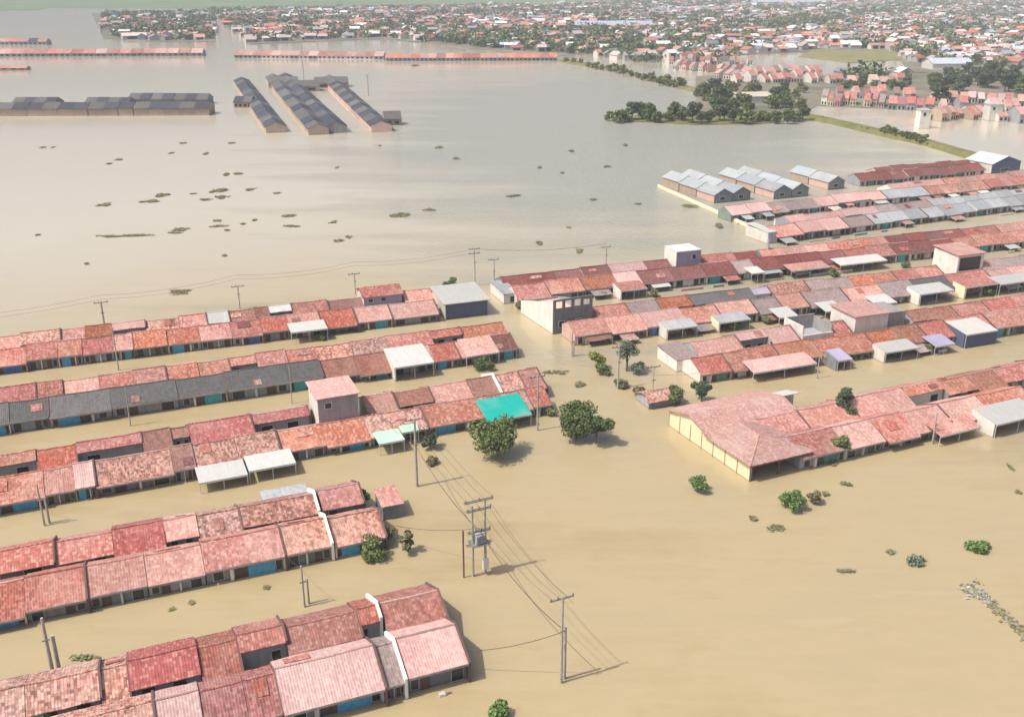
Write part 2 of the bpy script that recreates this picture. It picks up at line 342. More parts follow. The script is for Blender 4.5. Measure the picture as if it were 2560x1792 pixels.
bank('embankment', [(1800, 262), (1850, 272), (1900, 283), (1960, 297), (2020, 311), (2080, 324), (2140, 342), (2200, 358)], 3.6, 1.5)

# ------------------------------------------------------------------ row houses
DEPTH, RIDGE_Y, RIDGE_Z, SLOPE = 5.3, 2.95, 3.1, 0.435
class Row:
    def __init__(s, a, b, name):
        A, B = P(*a), P(*b); s.o = A; s.u = (B - A).normalized(); s.v = Vector((-s.u.y, s.u.x, 0)); s.ang = math.atan2(s.u.y, s.u.x); s.name = name
    def pt(s, ss, off, z=0): p = s.o + s.u * ss + s.v * off; return Vector((p.x, p.y, z))
    def s_at(s, x, off, z):                       # where along the row the photo column x falls
        q = (x * S_ - CX) / F_PX; c, sn = math.cos(TH), math.sin(TH); o = s.o + s.v * off
        return (q * (o.y * c + (HC - z) * sn) - o.x) / (s.u.x - q * s.u.y * c)

def slab(m, x0, x1, ya, za, yb, zb, th=0.09):     # a sloping roof sheet
    m.hexa([(x0, ya, za - th), (x1, ya, za - th), (x1, yb, zb - th), (x0, yb, zb - th), (x0, ya, za), (x1, ya, za), (x1, yb, zb), (x0, yb, zb)])

def wavy(m, x0, x1, ya, za, yb, zb, rng, ja, jb, th=0.09, n=4):
    b = len(m.v); A_, B_ = [], []
    for i in range(n + 1):
        x = x0 + (x1 - x0) * i / n; a_ = ja[i]; c_ = jb[i]
        m.v += [(x, ya, za + a_), (x, yb, zb + c_), (x, ya, za + a_ - th), (x, yb, zb + c_ - th)]
    for i in range(n):
        p, q = b + i * 4, b + i * 4 + 4
        fs = [(p, q, q + 1, p + 1), (p + 2, p + 3, q + 3, q + 2), (p, p + 2, q + 2, q), (p + 1, q + 1, q + 3, p + 3)]
        if i == 0: fs.append((p, p + 1, p + 3, p + 2))
        if i == n - 1: fs.append((q, q + 2, q + 3, q + 1))
        m.f += fs; m.m += [0] * len(fs)
def make_house(root, w_, roof, wall, rng, panel=None, mirror=False, ext=False, fo=0.5, detail=2, par=None, dz=0.0, ridge_cap=True, dp_=DEPTH, yard=0.0):
    rz, ry = RIDGE_Z + dz, RIDGE_Y
    def zf(y): return rz - (ry - y) * SLOPE if y < ry else rz - (y - ry) * SLOPE
    g = 0.06
    mb = MB()
    y1 = dp_
    mb.extrude_x([(0, -1.3), (y1, -1.3), (y1, zf(y1) - 0.13), (ry, rz - 0.13), (0, zf(0) - 0.13)], g, w_ - g)
    mb.build('wall', wall, root)
    rb = MB(); jit = rng.uniform(-0.03, 0.03)
    ye = 7.0 + rng.uniform(-0.3, 0.2) if ext else dp_ + 0.25
    j0 = [jit + rng.uniform(-0.05, 0.05) for _ in range(5)]; j1 = [rng.uniform(-0.03, 0.04) - 0.05 * (i in (1, 2, 3)) for i in range(5)]; j2 = [rng.uniform(-0.05, 0.05) for _ in range(5)]
    wavy(rb, 0.02, w_ - 0.02, -fo, zf(-fo), ry, rz, rng, j0, j1); wavy(rb, 0.02, w_ - 0.02, ry, rz, ye, zf(ye), rng, j1, j2)
    ro = rb.build('roof', roof, root)
    if ridge_cap and detail >= 1:
        q = MB(); q.tube([(0.02 + (w_ - 0.04) * i / 4, ry, rz + j1[i]) for i in range(5)], 0.11, 6); q.build('ridge_cap', ROOFS['palepink'][1] if rng.random() < 0.3 and roof is not ROOFS['gray'][1] else roof, ro)
    for k in range(2):
        if rng.random() < 0.16:            # a re-laid patch of other tiles or a loose sheet
            xa = rng.uniform(0.3, w_ * 0.6); xb = min(w_ - 0.25, xa + rng.uniform(0.9, 2.6)); front = rng.random() < 0.5
            ya = rng.uniform(-fo + 0.2, 1.4) if front else ry + rng.uniform(0.2, 0.8); yb = min(ry - 0.2, ya + rng.uniform(0.7, 1.9)) if front else min(ye - 0.1, ya + rng.uniform(0.6, 1.5))
            pc = ROOFS[rng.choice(['mottle', 'brick', 'brown', 'pink', 'mottle', 'brick', 'darkred'])][1]
            q = MB(); slab(q, xa, xb, ya, zf(ya) + jit * front + 0.09, yb, zf(yb) + jit * front * (0 if not front else (ry - yb) / (ry + fo)) + 0.09, 0.1); q.build('roof_patch', pc, ro)
    if detail >= 1:
        q = MB(); q.box(0.02, w_ - 0.02, -fo - 0.05, -fo - 0.002, zf(-fo) - 0.22, zf(-fo) + 0.0); q.build('fascia', M_FASCIA, root)
    X = (lambda x: w_ - x) if mirror else (lambda x: x)
    def bx(m_, xa, xb, *r): a_, b_ = sorted((X(xa * w_ / 5.8), X(xb * w_ / 5.8))); m_.box(a_, b_, *r)
    zt = zf(0) - 0.2
    def window(xa, xb, z0, z1, y=0.0, back=False):
        f = MB(); s_ = -1 if not back else 1
        ya, yb = sorted((y, y + s_ * 0.06)); bx(f, xa, xb, ya, yb, z0, z1)
        o = f.build('window', M_FRAME, root)
        p = MB(); ya, yb = sorted((y + s_ * 0.06, y + s_ * 0.075)); bx(p, xa + 0.045, xb - 0.045, ya, yb, z0 + 0.05, z1 - 0.04); p.build('pane', M_DARK, o)
    if detail >= 1:
        if panel is not None:
            q = MB(); bx(q, 3.05, 5.0, -0.12, 0.0, -1.2, zt); q.build('porch_panel', panel, root)
            q = MB(); bx(q, 2.1, 3.0, -0.05, 0.0, -1.2, min(1.25, zt)); q.build('door', M_DOOR, root)
            window(5.03, 5.6, 0.1, min(1.35, zt)); window(0.5, 1.3, 0.2, min(1.3, zt))
            q = MB(); bx(q, 1.72, 1.97, -0.36, 0.0, -1.2, zt); q.build('pillar', WALLS['white'], root)
            q = MB(); bx(q, 5.62, 5.8, -0.36, 0.0, -1.2, zt); q.build('pillar', WALLS['white'], root)
        else:
            window(0.4, 1.6, 0.0, min(1.3, zt)); window(4.7, 5.5, 0.2, min(1.3, zt))
            q = MB(); bx(q, 3.6, 4.5, -0.05, 0.0, -1.2, min(1.3, zt)); q.build('door', M_DOOR, root)
            if rng.random() < 0.6:
                q = MB(); bx(q, 2.5, 2.7, -0.34, 0.0, -1.2, zt); q.build('pillar', WALLS['white'], root)
        if not ext and detail >= 2:
            window(0.8, 2.0, 0.7, 1.9, dp_, True)
            if rng.random() < 0.6: window(3.4, 4.6, 0.7, 1.9, dp_, True)
    if yard and rng.random() < yard:
        aw = rng.uniform(2.2, 4.6); xa = rng.uniform(0.2, max(0.25, w_ - aw - 0.2)); xb = min(w_ - 0.1, xa + aw); ln = rng.uniform(1.2, 2.6); z0 = zf(-fo) - 0.28
        q = MB(); wavy(q, xa, xb, -fo - ln, z0 - 0.2 - 0.12 * ln, -fo + 0.15, z0, rng, [rng.uniform(-0.07, 0.05) for _ in range(5)], [rng.uniform(-0.02, 0.02) for _ in range(5)], 0.05)
        aw_o = q.build('awning', ROOFS[rng.choice(['tin', 'mottle', 'brown', 'graypink', 'cream', 'white', 'lightpink', 'tin', 'brick'])][1], root)
        for x in (xa + 0.1, xb - 0.1):
            q = MB(); q.tube([(x, -fo - ln + 0.12, -1.3), (x, -fo - ln + 0.12, z0 - 0.32 - 0.12 * ln)], 0.05, 6); q.build('post', M_POST, aw_o)
    if yard and rng.random() < yard * 0.8:
        q = MB(); q.box(0.1, w_ * rng.uniform(0.3, 0.9), -2.75, -2.62, -1.3, rng.uniform(0.15, 0.6)); q.build('yard_wall', WALLS[rng.choice(['white', 'gray', 'pinkish', 'block'])], root)
    if par:
        q = MB(); h = 0.42 if par == 'w' else 0.16; yb = ye
        tk = 0.12 if par == 'w' else 0.09
        q.extrude_x([(-fo - 0.1, -1.3), (yb, -1.3), (yb, zf(yb) + h), (ry, rz + h), (-fo - 0.1, zf(-fo) + h)], w_ - tk, w_ + tk)
        q.build('party_wall', M_PAR_W if par == 'w' else M_PAR_D, root)
    return root

ROWS = {
    'L1': Row((0, 839), (999, 717), 'the top left row'), 'L2': Row((0, 975), (1165, 800), 'the fourth left row'),
    'L3': Row((0, 1152), (1245, 925), 'the middle left row'), 'L4': Row((0, 1408), (890, 1221), 'the second left row'),
    'L5': Row((0, 1796), (920, 1552), 'the bottom left row'),
    'R7': Row((1680, 1080), (2240, 945), 'the bottom right row'), 'R6': Row((1570, 860), (2296, 745), 'the second right row'),
    'R5': Row((1290, 775), (2296, 640), 'the third right row'), 'R4': Row((1160, 685), (2296, 555), 'the fourth right row'),
    'R3': Row((1725, 547), (2296, 470), 'the fifth right row'), 'R2': Row((1620, 500), (2290, 425), 'the sixth right row'),
    'R1': Row((1930, 418), (2296, 384), 'the topmost right row'),
}
# spans: photo columns where a roof begins and ends, and its colour; '*' after a colour marks a tall white party wall at its right end
FRONT = {
    'L1': [(-60, 60, 'pink'), (60, 130, 'pink'), (130, 185, 'salmon'), (185, 255, 'magenta'), (255, 300, 'pink'), (300, 450, 'salmon'), (450, 590, 'pink'), (590, 650, 'red'), (650, 722, 'lightpink'), (722, 800, 'red'), (800, 880, 'lightpink'), (880, 984, 'lightpink')],
    'L2': [(-70, 110, 'gray'), (110, 250, 'gray'), (250, 400, 'gray'), (400, 510, 'gray'), (510, 650, 'gray'), (650, 725, 'gray'), (725, 880, 'brown'), (880, 975, 'lightpink'), (975, 1032, 'red'), (1032, 1100, 'lightpink'), (1100, 1160, 'darkred')],
    'L3': [(-60, 100, 'salmon'), (100, 168, 'lightpink'), (168, 215, 'palepink'), (215, 390, 'mottle'), (390, 440, 'brown'), (440, 630, 'mottle'), (630, 830, 'salmon'), (830, 960, 'mottle'), (960, 1090, 'salmon'), (1090, 1195, 'mottle'), (1197, 1240, 'brick')],
    'L4': [(-90, 195, 'brick'), (195, 460, 'lightpink'), (460, 640, 'pink'), (640, 745, 'mottle*'), (751, 866, 'mottle')],
    'L5': [(100, 355, 'mottle'), (355, 460, 'palepink'), (460, 560, 'magenta'), (560, 635, 'magenta'), (635, 862, 'palepink'), (862, 908, 'graypink*'), (914, 1050, 'palepink')],
    'R7': [(1798, 1900, 'pink'), (1900, 1985, 'lightpink'), (1985, 2055, 'pink'), (2055, 2140, 'lightpink'), (2140, 2225, 'lightpink'), (2225, 2330, 'salmon')],
    'R6': [(1572, 1642, 'red'), (1642, 1755, 'salmon'), (1755, 1838, 'orange'), (1846, 1965, 'salmon'), (1965, 2082, 'orange'), (2082, 2142, 'red'), (2142, 2230, 'pink'), (2230, 2330, 'salmon')],
    'R5': [(1290, 1450, 'lightpink'), (1450, 1540, 'palepink'), (1540, 1622, 'salmon'), (1622, 1700, 'lightpink'), (1700, 1760, 'graypink'), (1760, 1815, 'lightpink'), (1815, 1905, 'graypink'), (1905, 1990, 'lightpink'), (1990, 2060, 'graypink'), (2060, 2140, 'gray'), (2140, 2230, 'pink'), (2230, 2330, 'lightpink')],
    'R4': [(1160, 1235, 'pink'), (1235, 1312, 'salmon'), (1312, 1388, 'orange'), (1388, 1440, 'palepink'), (1440, 1585, 'darkred'), (1585, 1652, 'darkred'), (1652, 1700, 'graypink'), (1700, 1905, 'darkred'), (1905, 2010, 'brick'), (2010, 2150, 'darkred'), (2150, 2330, 'salmon')],
    'R3': [(1740, 1800, 'lightpink'), (1800, 1900, 'palepink'), (1900, 1960, 'graypink'), (1960, 2080, 'tin'), (2080, 2330, 'tin')],
    'R2': [(1640, 1730, 'palepink'), (1730, 1840, 'graypink'), (1840, 1990, 'palepink'), (1990, 2085, 'tin'), (2085, 2220, 'mottle'), (2220, 2330, 'pink')],
    'R1': [(1930, 2210, 'darkred')],
}
BACK = {
    'L1': [(-60, 45, 'lightpink'), (45, 135, 'mottle'), (135, 190, 'pink'), (190, 250, 'orange'), (250, 325, 'palepink'), (325, 400, 'mottle'), (400, 462, 'pink'), (462, 512, 'white'), (512, 570, 'brick'), (570, 602, 'brown'), (602, 652, 'white'), (652, 732, 'brick'), (732, 810, 'brown'), (900, 1000, 'lightpink')],
    'L2': [(-70, 80, 'magenta'), (80, 140, 'brick'), (140, 222, 'lightpink'), (222, 370, 'brick'), (370, 512, 'salmon'), (512, 572, 'salmon'), (572, 705, 'pink'), (705, 862, 'mottle'), (862, 962, 'pink'), (962, 1032, 'brick'), (1032, 1128, 'orange')],
    'L3': [(-60, 80, 'salmon'), (80, 170, 'red'), (170, 316, 'magenta'), (316, 382, 'brown'), (382, 422, 'brown'), (422, 562, 'magenta'), (562, 690, 'magenta'), (812, 880, 'salmon'), (880, 962, 'brown'), (962, 1046, 'lightpink'), (1046, 1106, 'brown*'), (1112, 1162, 'mottle'), (1162, 1205, 'brick')],
    'L4': [(-90, 120, 'pink'), (120, 250, 'pink'), (250, 366, 'magenta'), (366, 440, 'lightpink'), (440, 535, 'mottle'), (535, 705, 'mottle*'), (713, 806, 'pink')],
    'L5': [(-120, 222, 'mottle'), (222, 286, 'mottle'), (286, 442, 'magenta'), (442, 532, 'brick'), (532, 636, 'brick'), (636, 800, 'brick'), (800, 846, 'brick*'), (853, 985, 'brick')],
    'R7': [(1700, 1790, 'pink'), (1790, 1900, 'lightpink'), (1900, 2022, 'lightpink'), (2022, 2104, 'salmon'), (2104, 2230, 'orange'), (2230, 2330, 'pink')],
    'R6': [(1548, 1650, 'lightpink'), (1650, 1772, 'palepink'), (1850, 1892, 'pink'), (2030, 2132, 'orange'), (2132, 2202, 'brick'), (2202, 2330, 'pink')],
    'R5': [(1330, 1402, 'brick'), (1402, 1470, 'graypink'), (1470, 1542, 'orange'), (1542, 1682, 'gray'), (1682, 1722, 'lilac'), (1722, 1802, 'mottle'), (1802, 1902, 'graypink'), (1902, 2000, 'salmon'), (2000, 2100, 'pink'), (2192, 2330, 'graypink')],
    'R4': [(1122, 1240, 'darkred'), (1240, 1362, 'darkred'), (1362, 1442, 'palepink'), (1442, 1498, 'darkred'), (1568, 1642, 'pink'), (1642, 1692, 'darkred'), (1700, 1852, 'lightpink'), (1852, 1982, 'salmon'), (1982, 2152, 'darkred'), (2152, 2230, 'brick'), (2230, 2330, 'lightpink')],
    'R3': [(1760, 1960, 'palepink'), (1960, 2080, 'graypink'), (2080, 2330, 'tin')],
    'R2': [(1990, 2110, 'lightpink'), (2110, 2330, 'mottle')],
    'R1': [(1960, 2200, 'darkred')],
}
PCOL = {'L1': ['cobalt', 'blue', 'teal', 'blue'], 'L2': ['blue', 'blue', 'teal', 'teal'], 'L3': ['blue', 'blue'], 'L4': ['blue', 'blue', 'blue'], 'L5': ['blue', 'teal'],
        'R7': ['greenp', 'teal', 'redp'], 'R6': ['greenp', 'teal'], 'R5': ['greenp', 'cobalt'], 'R4': ['greenp', 'teal'], 'R3': ['teal', 'greenp'], 'R2': ['teal', 'greenp'], 'R1': ['greenp']}
EXT_OPEN = {('L4', 200, 300), ('L4', 640, 712), ('L4', -40, 0), ('L3', 170, 262), ('L3', 382, 470), ('L3', 580, 690), ('L3', -40, 10), ('L5', 290, 350), ('L5', 560, 640), ('L5', 800, 850), ('L1', 250, 330), ('L1', 600, 660), ('L2', 962, 1032), ('L2', 500, 575), ('R6', 1650, 1700), ('R5', 1680, 1730), ('R7', 2015, 2070)}
for rk, row in ROWS.items():
    near = rk in ('L3', 'L4', 'L5', 'R7', 'L2', 'L1', 'R6')
    for side, spans in (('street', FRONT[rk]), ('rear', BACK[rk])):
        units = []
        for x0, x1, col in spans:
            off, z = (-0.3, 1.7) if side == 'street' else (8.5, 3.0)
            s0, s1 = row.s_at(x0, off, z), row.s_at(x1, off, z)
            n = max(1, round((s1 - s0) / 5.9))
            for i in range(n): units.append((s0 + (s1 - s0) * i / n, s0 + (s1 - s0) * (i + 1) / n, col.rstrip('*'), 'w' if col.endswith('*') and i == n - 1 else ('d' if i == n - 1 and random.random() < 0.55 else None), (x0 + (x1 - x0) * (i + 0.5) / n)))
        for i, (s0, s1, col, par, xc) in enumerate(units):
            rng = random.Random(hash((ord(rk[0]), int(rk[1]), len(side), i)))
            ww = s1 - s0
            lab = f"{ROOFS[col][0]} roofed row house, {ordw(i + 1)} from left, {'street' if side == 'street' else 'far'} side, {row.name[4:]}"
            p = row.pt(s0, 0) if side == 'street' else row.pt(s1, 11.8)
            root = thing('row_house', lab, 'house', p, row.ang + (0 if side == 'street' else math.pi), 'houses of the flooded rows')
            open_ = any(k == rk and a <= xc <= b_ for k, a, b_ in EXT_OPEN)
            ext = side == 'rear' and not open_ and rng.random() < (0.75 if rk[0] == 'L' else 0.6)
            pan = PANELS[PCOL[rk][(i // 2) % len(PCOL[rk])]] if i % 2 == 0 and rng.random() < 0.9 else None
            wl = WALLS[rng.choice(['gray', 'gray', 'slate', 'green', 'block', 'gray', 'pinkish' if rk[0] == 'R' else 'gray'])]
            if rk[0] == 'R' and rng.random() < 0.25: wl = WALLS['white']
            if side == 'rear' and par:                         # a wall at the right end in the photo is at local x = 0
                par_m = par
            make_house(root, ww, ROOFS[col][1], wl, rng, pan, i % 4 >= 2, ext, 0.4 + rng.random() * 0.25 + (rng.random() * 0.6 if rng.random() < 0.3 else 0), 2 if near else 1,
                       par, rng.uniform(-0.2, 0.2) + (0.25 if col in ('palepink', 'white') else 0), True, 4.35 if open_ and side == 'rear' else DEPTH, 0.45 if side == 'street' and rk in ('R2', 'R3', 'R4', 'R5', 'R6') else 0.0)
            if side == 'rear' and par:
                pw = [c_ for c_ in root.children if c_.name.startswith('party_wall')][0]; pw.location.x = -ww

# ------------------------------------------------------------------ buildings that stand out of the rows
def block(root, w_, d, h, wall_front, wall_side, roof, style='flat', z0=-1.3, over=0.3, rise=1.2):
    q = MB(); q.box(0, w_, 0, 0.2, z0, h); q.build('front_wall', wall_front, root)
    q = MB(); q.box(0, 0.2, 0.2, d, z0, h); q.box(w_ - 0.2, w_, 0.2, d, z0, h); q.box(0.2, w_ - 0.2, d - 0.2, d, z0, h); q.build('side_wall', wall_side, root)
    q = MB()
    if style == 'flat':
        q.box(-over, w_ + over, -over, d + over, h + 0.003, h + 0.2)
    elif style == 'mono':
        slab(q, -over, w_ + over, -over, h + 0.05, d + over, h + rise, 0.12)
    elif style == 'gable':
        slab(q, -over, w_ + over, -over, h, d / 2, h + rise, 0.1); slab(q, -over, w_ + over, d / 2, h + rise, d + over, h, 0.1)
        for xa in (0.02, w_ - 0.18):
            g_ = MB(); g_.extrude_x([(0.0, h + 0.002), (d, h + 0.002), (d / 2, h + rise - 0.14)], xa, xa + 0.16); g_.build('gable', wall_side, root)
    elif style == 'gable_y':      # ridge runs away from the street
        def sl(xa, za, xb, zb): q.hexa([(xa, -over, za - 0.1), (xb, -over, zb - 0.1), (xb, d + over, zb - 0.1), (xa, d + over, za - 0.1), (xa, -over, za), (xb, -over, zb), (xb, d + over, zb), (xa, d + over, za)])
        sl(-over, h, w_ / 2, h + rise); sl(w_ / 2, h + rise, w_ + over, h)
        for pts_ in ([(0, -0.002, h), (w_, -0.002, h), (w_ / 2, -0.002, h + rise - 0.1)], [(0, d, h), (w_ / 2, d, h + rise - 0.1), (w_, d, h)]):
            g_ = MB(); g_.face(pts_); g_.build('gable', wall_front, root)
    if style != 'none': q.build('roof', roof, root)
def win(root, x0, x1, z0, z1, y=0.0):
    f = MB(); f.box(x0, x1, y - 0.06, y - 0.002, z0, z1); o = f.build('window', M_FRAME, root)
    p = MB(); p.box(x0 + 0.1, x1 - 0.1, y - 0.075, y - 0.062, z0 + 0.1, z1 - 0.1); p.build('pane', M_DARK, o)
def at_row(rk, x0, x1, off, z): r = ROWS[rk]; s0, s1 = r.s_at(x0, off, z), r.s_at(x1, off, z); return r, s0, s1 - s0
r, s0, ww = at_row('L3', 716, 805, 5.0, 2.0)
o = thing('two_storey_house', 'tall two storey house with white side wall and flat pale pink roof among low roofs', 'house', r.pt(s0, 5.0), r.ang)
block(o, ww, 5.4, 5.5, WALLS['gray'], WALLS['white'], ROOFS['palepink'][1], 'mono', rise=0.3)
win(o, 0.8, 1.8, 3.9, 4.8)
r, s0, ww = at_row('L1', 999, 1093, 0, 1.5)
o = thing('hall', 'hall with broad white roof and dark navy front at the street corner', 'building', r.pt(s0, 0), r.ang)
block(o, ww, 7.6, 2.9, WALLS['navy'], WALLS['white'], ROOFS['white'][1], 'mono', rise=0.9, over=0.45)
q = MB(); q.box(-0.24, -0.003, -0.3, 0.2, -1.3, 2.9); q.build('pillar', WALLS['white'], o)
r, s0, ww = at_row('L1', 815, 900, 7.0, 2.6)
o = thing('two_storey_house', 'pink gabled house with pale blue grey upper wall in the top left row', 'house', r.pt(s0, 6.6), r.ang)
block(o, ww, 5.2, 3.6, WALLS['lilac'], WALLS['white'], ROOFS['pink'][1], 'gable', rise=1.1)
win(o, 0.7, 1.7, 2.5, 3.3); win(o, 3.0, 4.0, 2.5, 3.3)
# unfinished shell with a long bright side wall
a, b_, c_ = P(1240, 750), P(1327, 736), P(1188, 700)
ang = math.atan2(b_.y - a.y, b_.x - a.x); wd = (b_ - a).length; dp = (c_ - a).length
o = thing('unfinished_house', 'roofless grey block house with long white side wall beside the crossing', 'house', a, ang, None)
q = MB()
q.box(0, wd, 0, 0.22, -1.3, 4.4)
for i in range(5): q.box(i * (wd - 0.5) / 4, i * (wd - 0.5) / 4 + 0.5, 0, 0.22, 4.4, 5.6)
q.box(0, wd, 0, 0.22, 5.6, 5.95); q.build('front_wall', WALLS['slate'], o)
q = MB(); q.extrude_x([(0.22, -1.3), (dp, -1.3), (dp, 2.4), (0.22, 5.6)], 0, 0.22); q.build('side_wall', WALLS['white'], o)
q = MB(); q.extrude_x([(0.22, -1.3), (dp, -1.3), (dp, 2.2), (0.22, 5.0)], wd - 0.22, wd); q.box(0.22, wd - 0.22, dp - 0.22, dp, -1.3, 2.3); q.build('rear_wall', WALLS['block'], o)
q = MB(); q.box(0.22, wd - 0.22, 0.22, dp - 0.22, 1.7, 1.9); q.build('floor_slab', WALLS['pinkish'], o)
win(o, 1.0, 2.2, 1.0, 2.2); win(o, 4.2, 5.4, 1.0, 2.2)
r, s0, ww = at_row('R4', 1514, 1568, 7.0, 3.0)
o = thing('two_storey_house', 'small white cube house with black upper window above dark roofs', 'house', r.pt(s0, 6.5), r.ang)
block(o, ww, 5.0, 4.9, WALLS['lilac'], WALLS['white'], WALLS['white'], 'flat', over=0.05); win(o, ww * 0.62, ww * 0.8, 3.2, 4.3)
r, s0, ww = at_row('R5', 2142, 2200, 7.5, 3.0)
o = thing('two_storey_house', 'tall cream walled house with dark open front near the right edge', 'house', r.pt(s0, 7.0), r.ang)
block(o, ww, 6.5, 5.2, WALLS['white'], WALLS['white'], ROOFS['lightpink'][1], 'mono', rise=0.5)
q = MB(); q.box(0.5, ww - 0.8, -0.04, -0.003, 2.0, 4.6); q.build('opening', M_DARK, o)
r, s0, ww = at_row('R6', 1912, 2030, 7.0, 2.0)
o = thing('two_storey_house', 'broad pinkish white house with flat top and grey right end', 'house', r.pt(s0, 6.6), r.ang)
block(o, ww * 0.62, 6.2, 4.3, WALLS['white'], WALLS['white'], ROOFS['palepink'][1], 'mono', rise=0.25)
q = MB(); q.box(ww * 0.62 + 0.01, ww, 0.6, 6.0, -1.3, 3.9); q.build('annex', WALLS['block'], o)
r, s0, ww = at_row('R6', 1795, 1862, 7.0, 2.0)
o = thing('roofless_house', 'roofless white walled house with grey rear wall between pink roofs', 'house', r.pt(s0, 6.4), r.ang)
q = MB(); q.box(0, ww, 0, 0.2, -1.3, 2.4); q.box(0, 0.2, 0.2, 5.2, -1.3, 3.9); q.build('front_wall', WALLS['white'], o)
q = MB(); q.box(0.2, ww, 5.0, 5.2, -1.3, 3.9); q.box(ww - 0.2, ww, 0.2, 5.0, -1.3, 3.6); q.build('rear_wall', WALLS['block'], o)
q = MB(); q.box(0.2, ww - 0.2, 0.2, 5.0, 1.4, 1.5); q.build('floor_slab', WALLS['gray'], o)

# the large house with the pale yellow end wall
r = ROWS['R7']; A = P(1680, 1080); B = P(1500, 955); d = (A - B); dp = d.length
ang = math.atan2(-d.y, -d.x) - math.pi / 2
o = thing('large_house', 'large pink roofed house with long pale yellow panelled end wall', 'house', A, ang)
ww = 8.6; hE = 2.35
q = MB(); npan = 7
for i in range(npan):
    y0, y1 = i * dp / npan, (i + 1) * dp / npan; q.box(0, 0.2, y0 + 0.06, y1 - 0.06, -1.3, hE - 0.12)
q.build('end_wall', WALLS['cream'], o)
q = MB()
for i in range(npan + 1): q.box(-0.06, 0.24, max(0, i * dp / npan - 0.06), min(dp, i * dp / npan + 0.06) + 0.001, -1.3, hE - 0.1)
q.build('pillar', WALLS['tan'], o)
q = MB(); q.box(0.25, ww, 3.2, 3.4, -1.3, hE); q.box(ww - 0.2, ww, 3.4, dp, -1.3, hE); q.box(0.25, ww - 0.2, dp - 0.2, dp, -1.3, hE); q.build('rear_wall', WALLS['gray'], o)
q = MB()      # hipped front block then a lower gable block behind
def tri(m_, *p): m_.face(p)
e, zR = 0.45, 3.4; xm, yf, yb = ww / 2, 4.2, 9.0
A0, B0, C0, D0 = (-e, -e, hE), (ww + e, -e, hE), (ww + e, yb, hE), (-e, yb, hE)
R0, R1 = (xm, yf, zR), (xm, yb, zR)
q.face([A0, B0, R0]); q.face([B0, C0, R1, R0]); q.face([D0, A0, R0, R1]); q.face([C0, D0, R1])
q.face([(-e, -e, hE - 0.12), (-e, yb, hE - 0.12), (ww + e, yb, hE - 0.12), (ww + e, -e, hE - 0.12)])
for a_, b2 in ((A0, B0), (B0, C0), (C0, D0), (D0, A0)): q.face([(a_[0], a_[1], hE - 0.12), (b2[0], b2[1], hE - 0.12), b2, a_])
ro = q.build('roof', ROOFS['lightpink'][1], o)
q = MB()
for a_, b2 in ((A0, R0), (B0, R0), (R0, R1)): q.tube([a_, b2], 0.11, 6)
q.build('ridge_cap', ROOFS['lightpink'][1], ro)
q = MB(); slab(q, -e, ww + 6, yb - 1.2, hE + 0.1, yb + 3.4, 3.7); slab(q, -e, ww + 6, yb + 3.4, 3.7, dp + 0.4, hE + 0.05); q.build('rear_roof', ROOFS['lightpink'][1], o)
q = MB(); q.extrude_x([(yb - 1.0, hE - 0.1), (dp, hE - 0.1), (yb + 3.4, 3.54)], 0.02, 0.2); q.build('gable', WALLS['cream'], o)
q = MB(); q.box(-0.1, ww + 0.3, -0.15, -0.02, hE - 0.45, hE - 0.13); q.build('fascia', M_PAR_D, o)
for x in (0.35, ww * 0.5, ww - 0.2):
    q = MB(); q.box(x - 0.1, x + 0.1, 0.05, 0.25, -1.3, hE - 0.13); q.build('pillar', M_PAR_D, o)
q = MB(); q.box(0.3, ww - 0.3, 3.14, 3.19, 0.1, hE - 0.3); q.build('opening', M_DARK, o)
r, s0, ww = at_row('R7', 1700, 1780, 14, 2.5)
o = thing('awning', 'bright white sheet lying over pink tiles behind the large house', 'awning', r.pt(s0, 12.6), r.ang)
q = MB(); slab(q, 0, ww, 0, 3.55, 3.0, 2.75); q.build('sheet', ROOFS['white'][1], o)
q = MB(); q.box(0, ww, 1.4, 1.6, -1.3, 3.0); q.build('support_wall', WALLS['white'], o)

# ------------------------------------------------------------------ canopies over yards and carports
def canopy(rk, x0, x1, oa, za, ob, zb, col, label, walls='', wallm='white', name='carport'):
    r, s0, ww = at_row(rk, x0, x1, oa, za)
    o = thing(name, label, 'carport', r.pt(s0, oa), r.ang, 'carports and canopies along the rows')
    d = ob - oa; q = MB(); slab(q, 0, ww, 0, za, d, zb, 0.08); q.build('canopy', ROOFS[col][1], o)
    q = MB(); q.box(0, ww, -0.04, -0.002, za - 0.24, za + 0.01); q.build('fascia', M_FRAME, o)
    for x in (0.08, ww / 2, ww - 0.08):
        q = MB(); q.tube([(x, 0.15, -1.3), (x, 0.15, za - 0.09)], 0.055, 6); q.build('post', M_POST, o)
    if 'l' in walls:
        q = MB(); q.extrude_x([(0.3, -1.3), (d, -1.3), (d, zb - 0.12), (0.3, za - 0.1)], -0.06, 0.06); q.build('side_wall', WALLS[wallm], o)
    if 'f' in walls:
        q = MB(); q.box(0.1, ww - 0.1, 0.02, 0.12, -1.3, za - 0.26); q.build('front_panel', WALLS[wallm], o)
    return o
canopy('L1', 652, 735, -3.0, 2.1, 0.6, 2.5, 'white', 'bright white canopy in the middle of the top left row')
canopy('L2', 886, 974, -2.6, 2.3, 3.2, 3.3, 'white', 'wide white canopy with low side wall in the fourth left row', 'l')
canopy('L2', 1046, 1120, -1.4, 1.9, 2.8, 3.3, 'lightpink', 'pale pink tiled porch roof jutting out near the right end of the fourth left row')
canopy('L3', 446, 556, -4.3, 1.45, -0.6, 1.75, 'white', 'left white sheet canopy of the long joined pair')
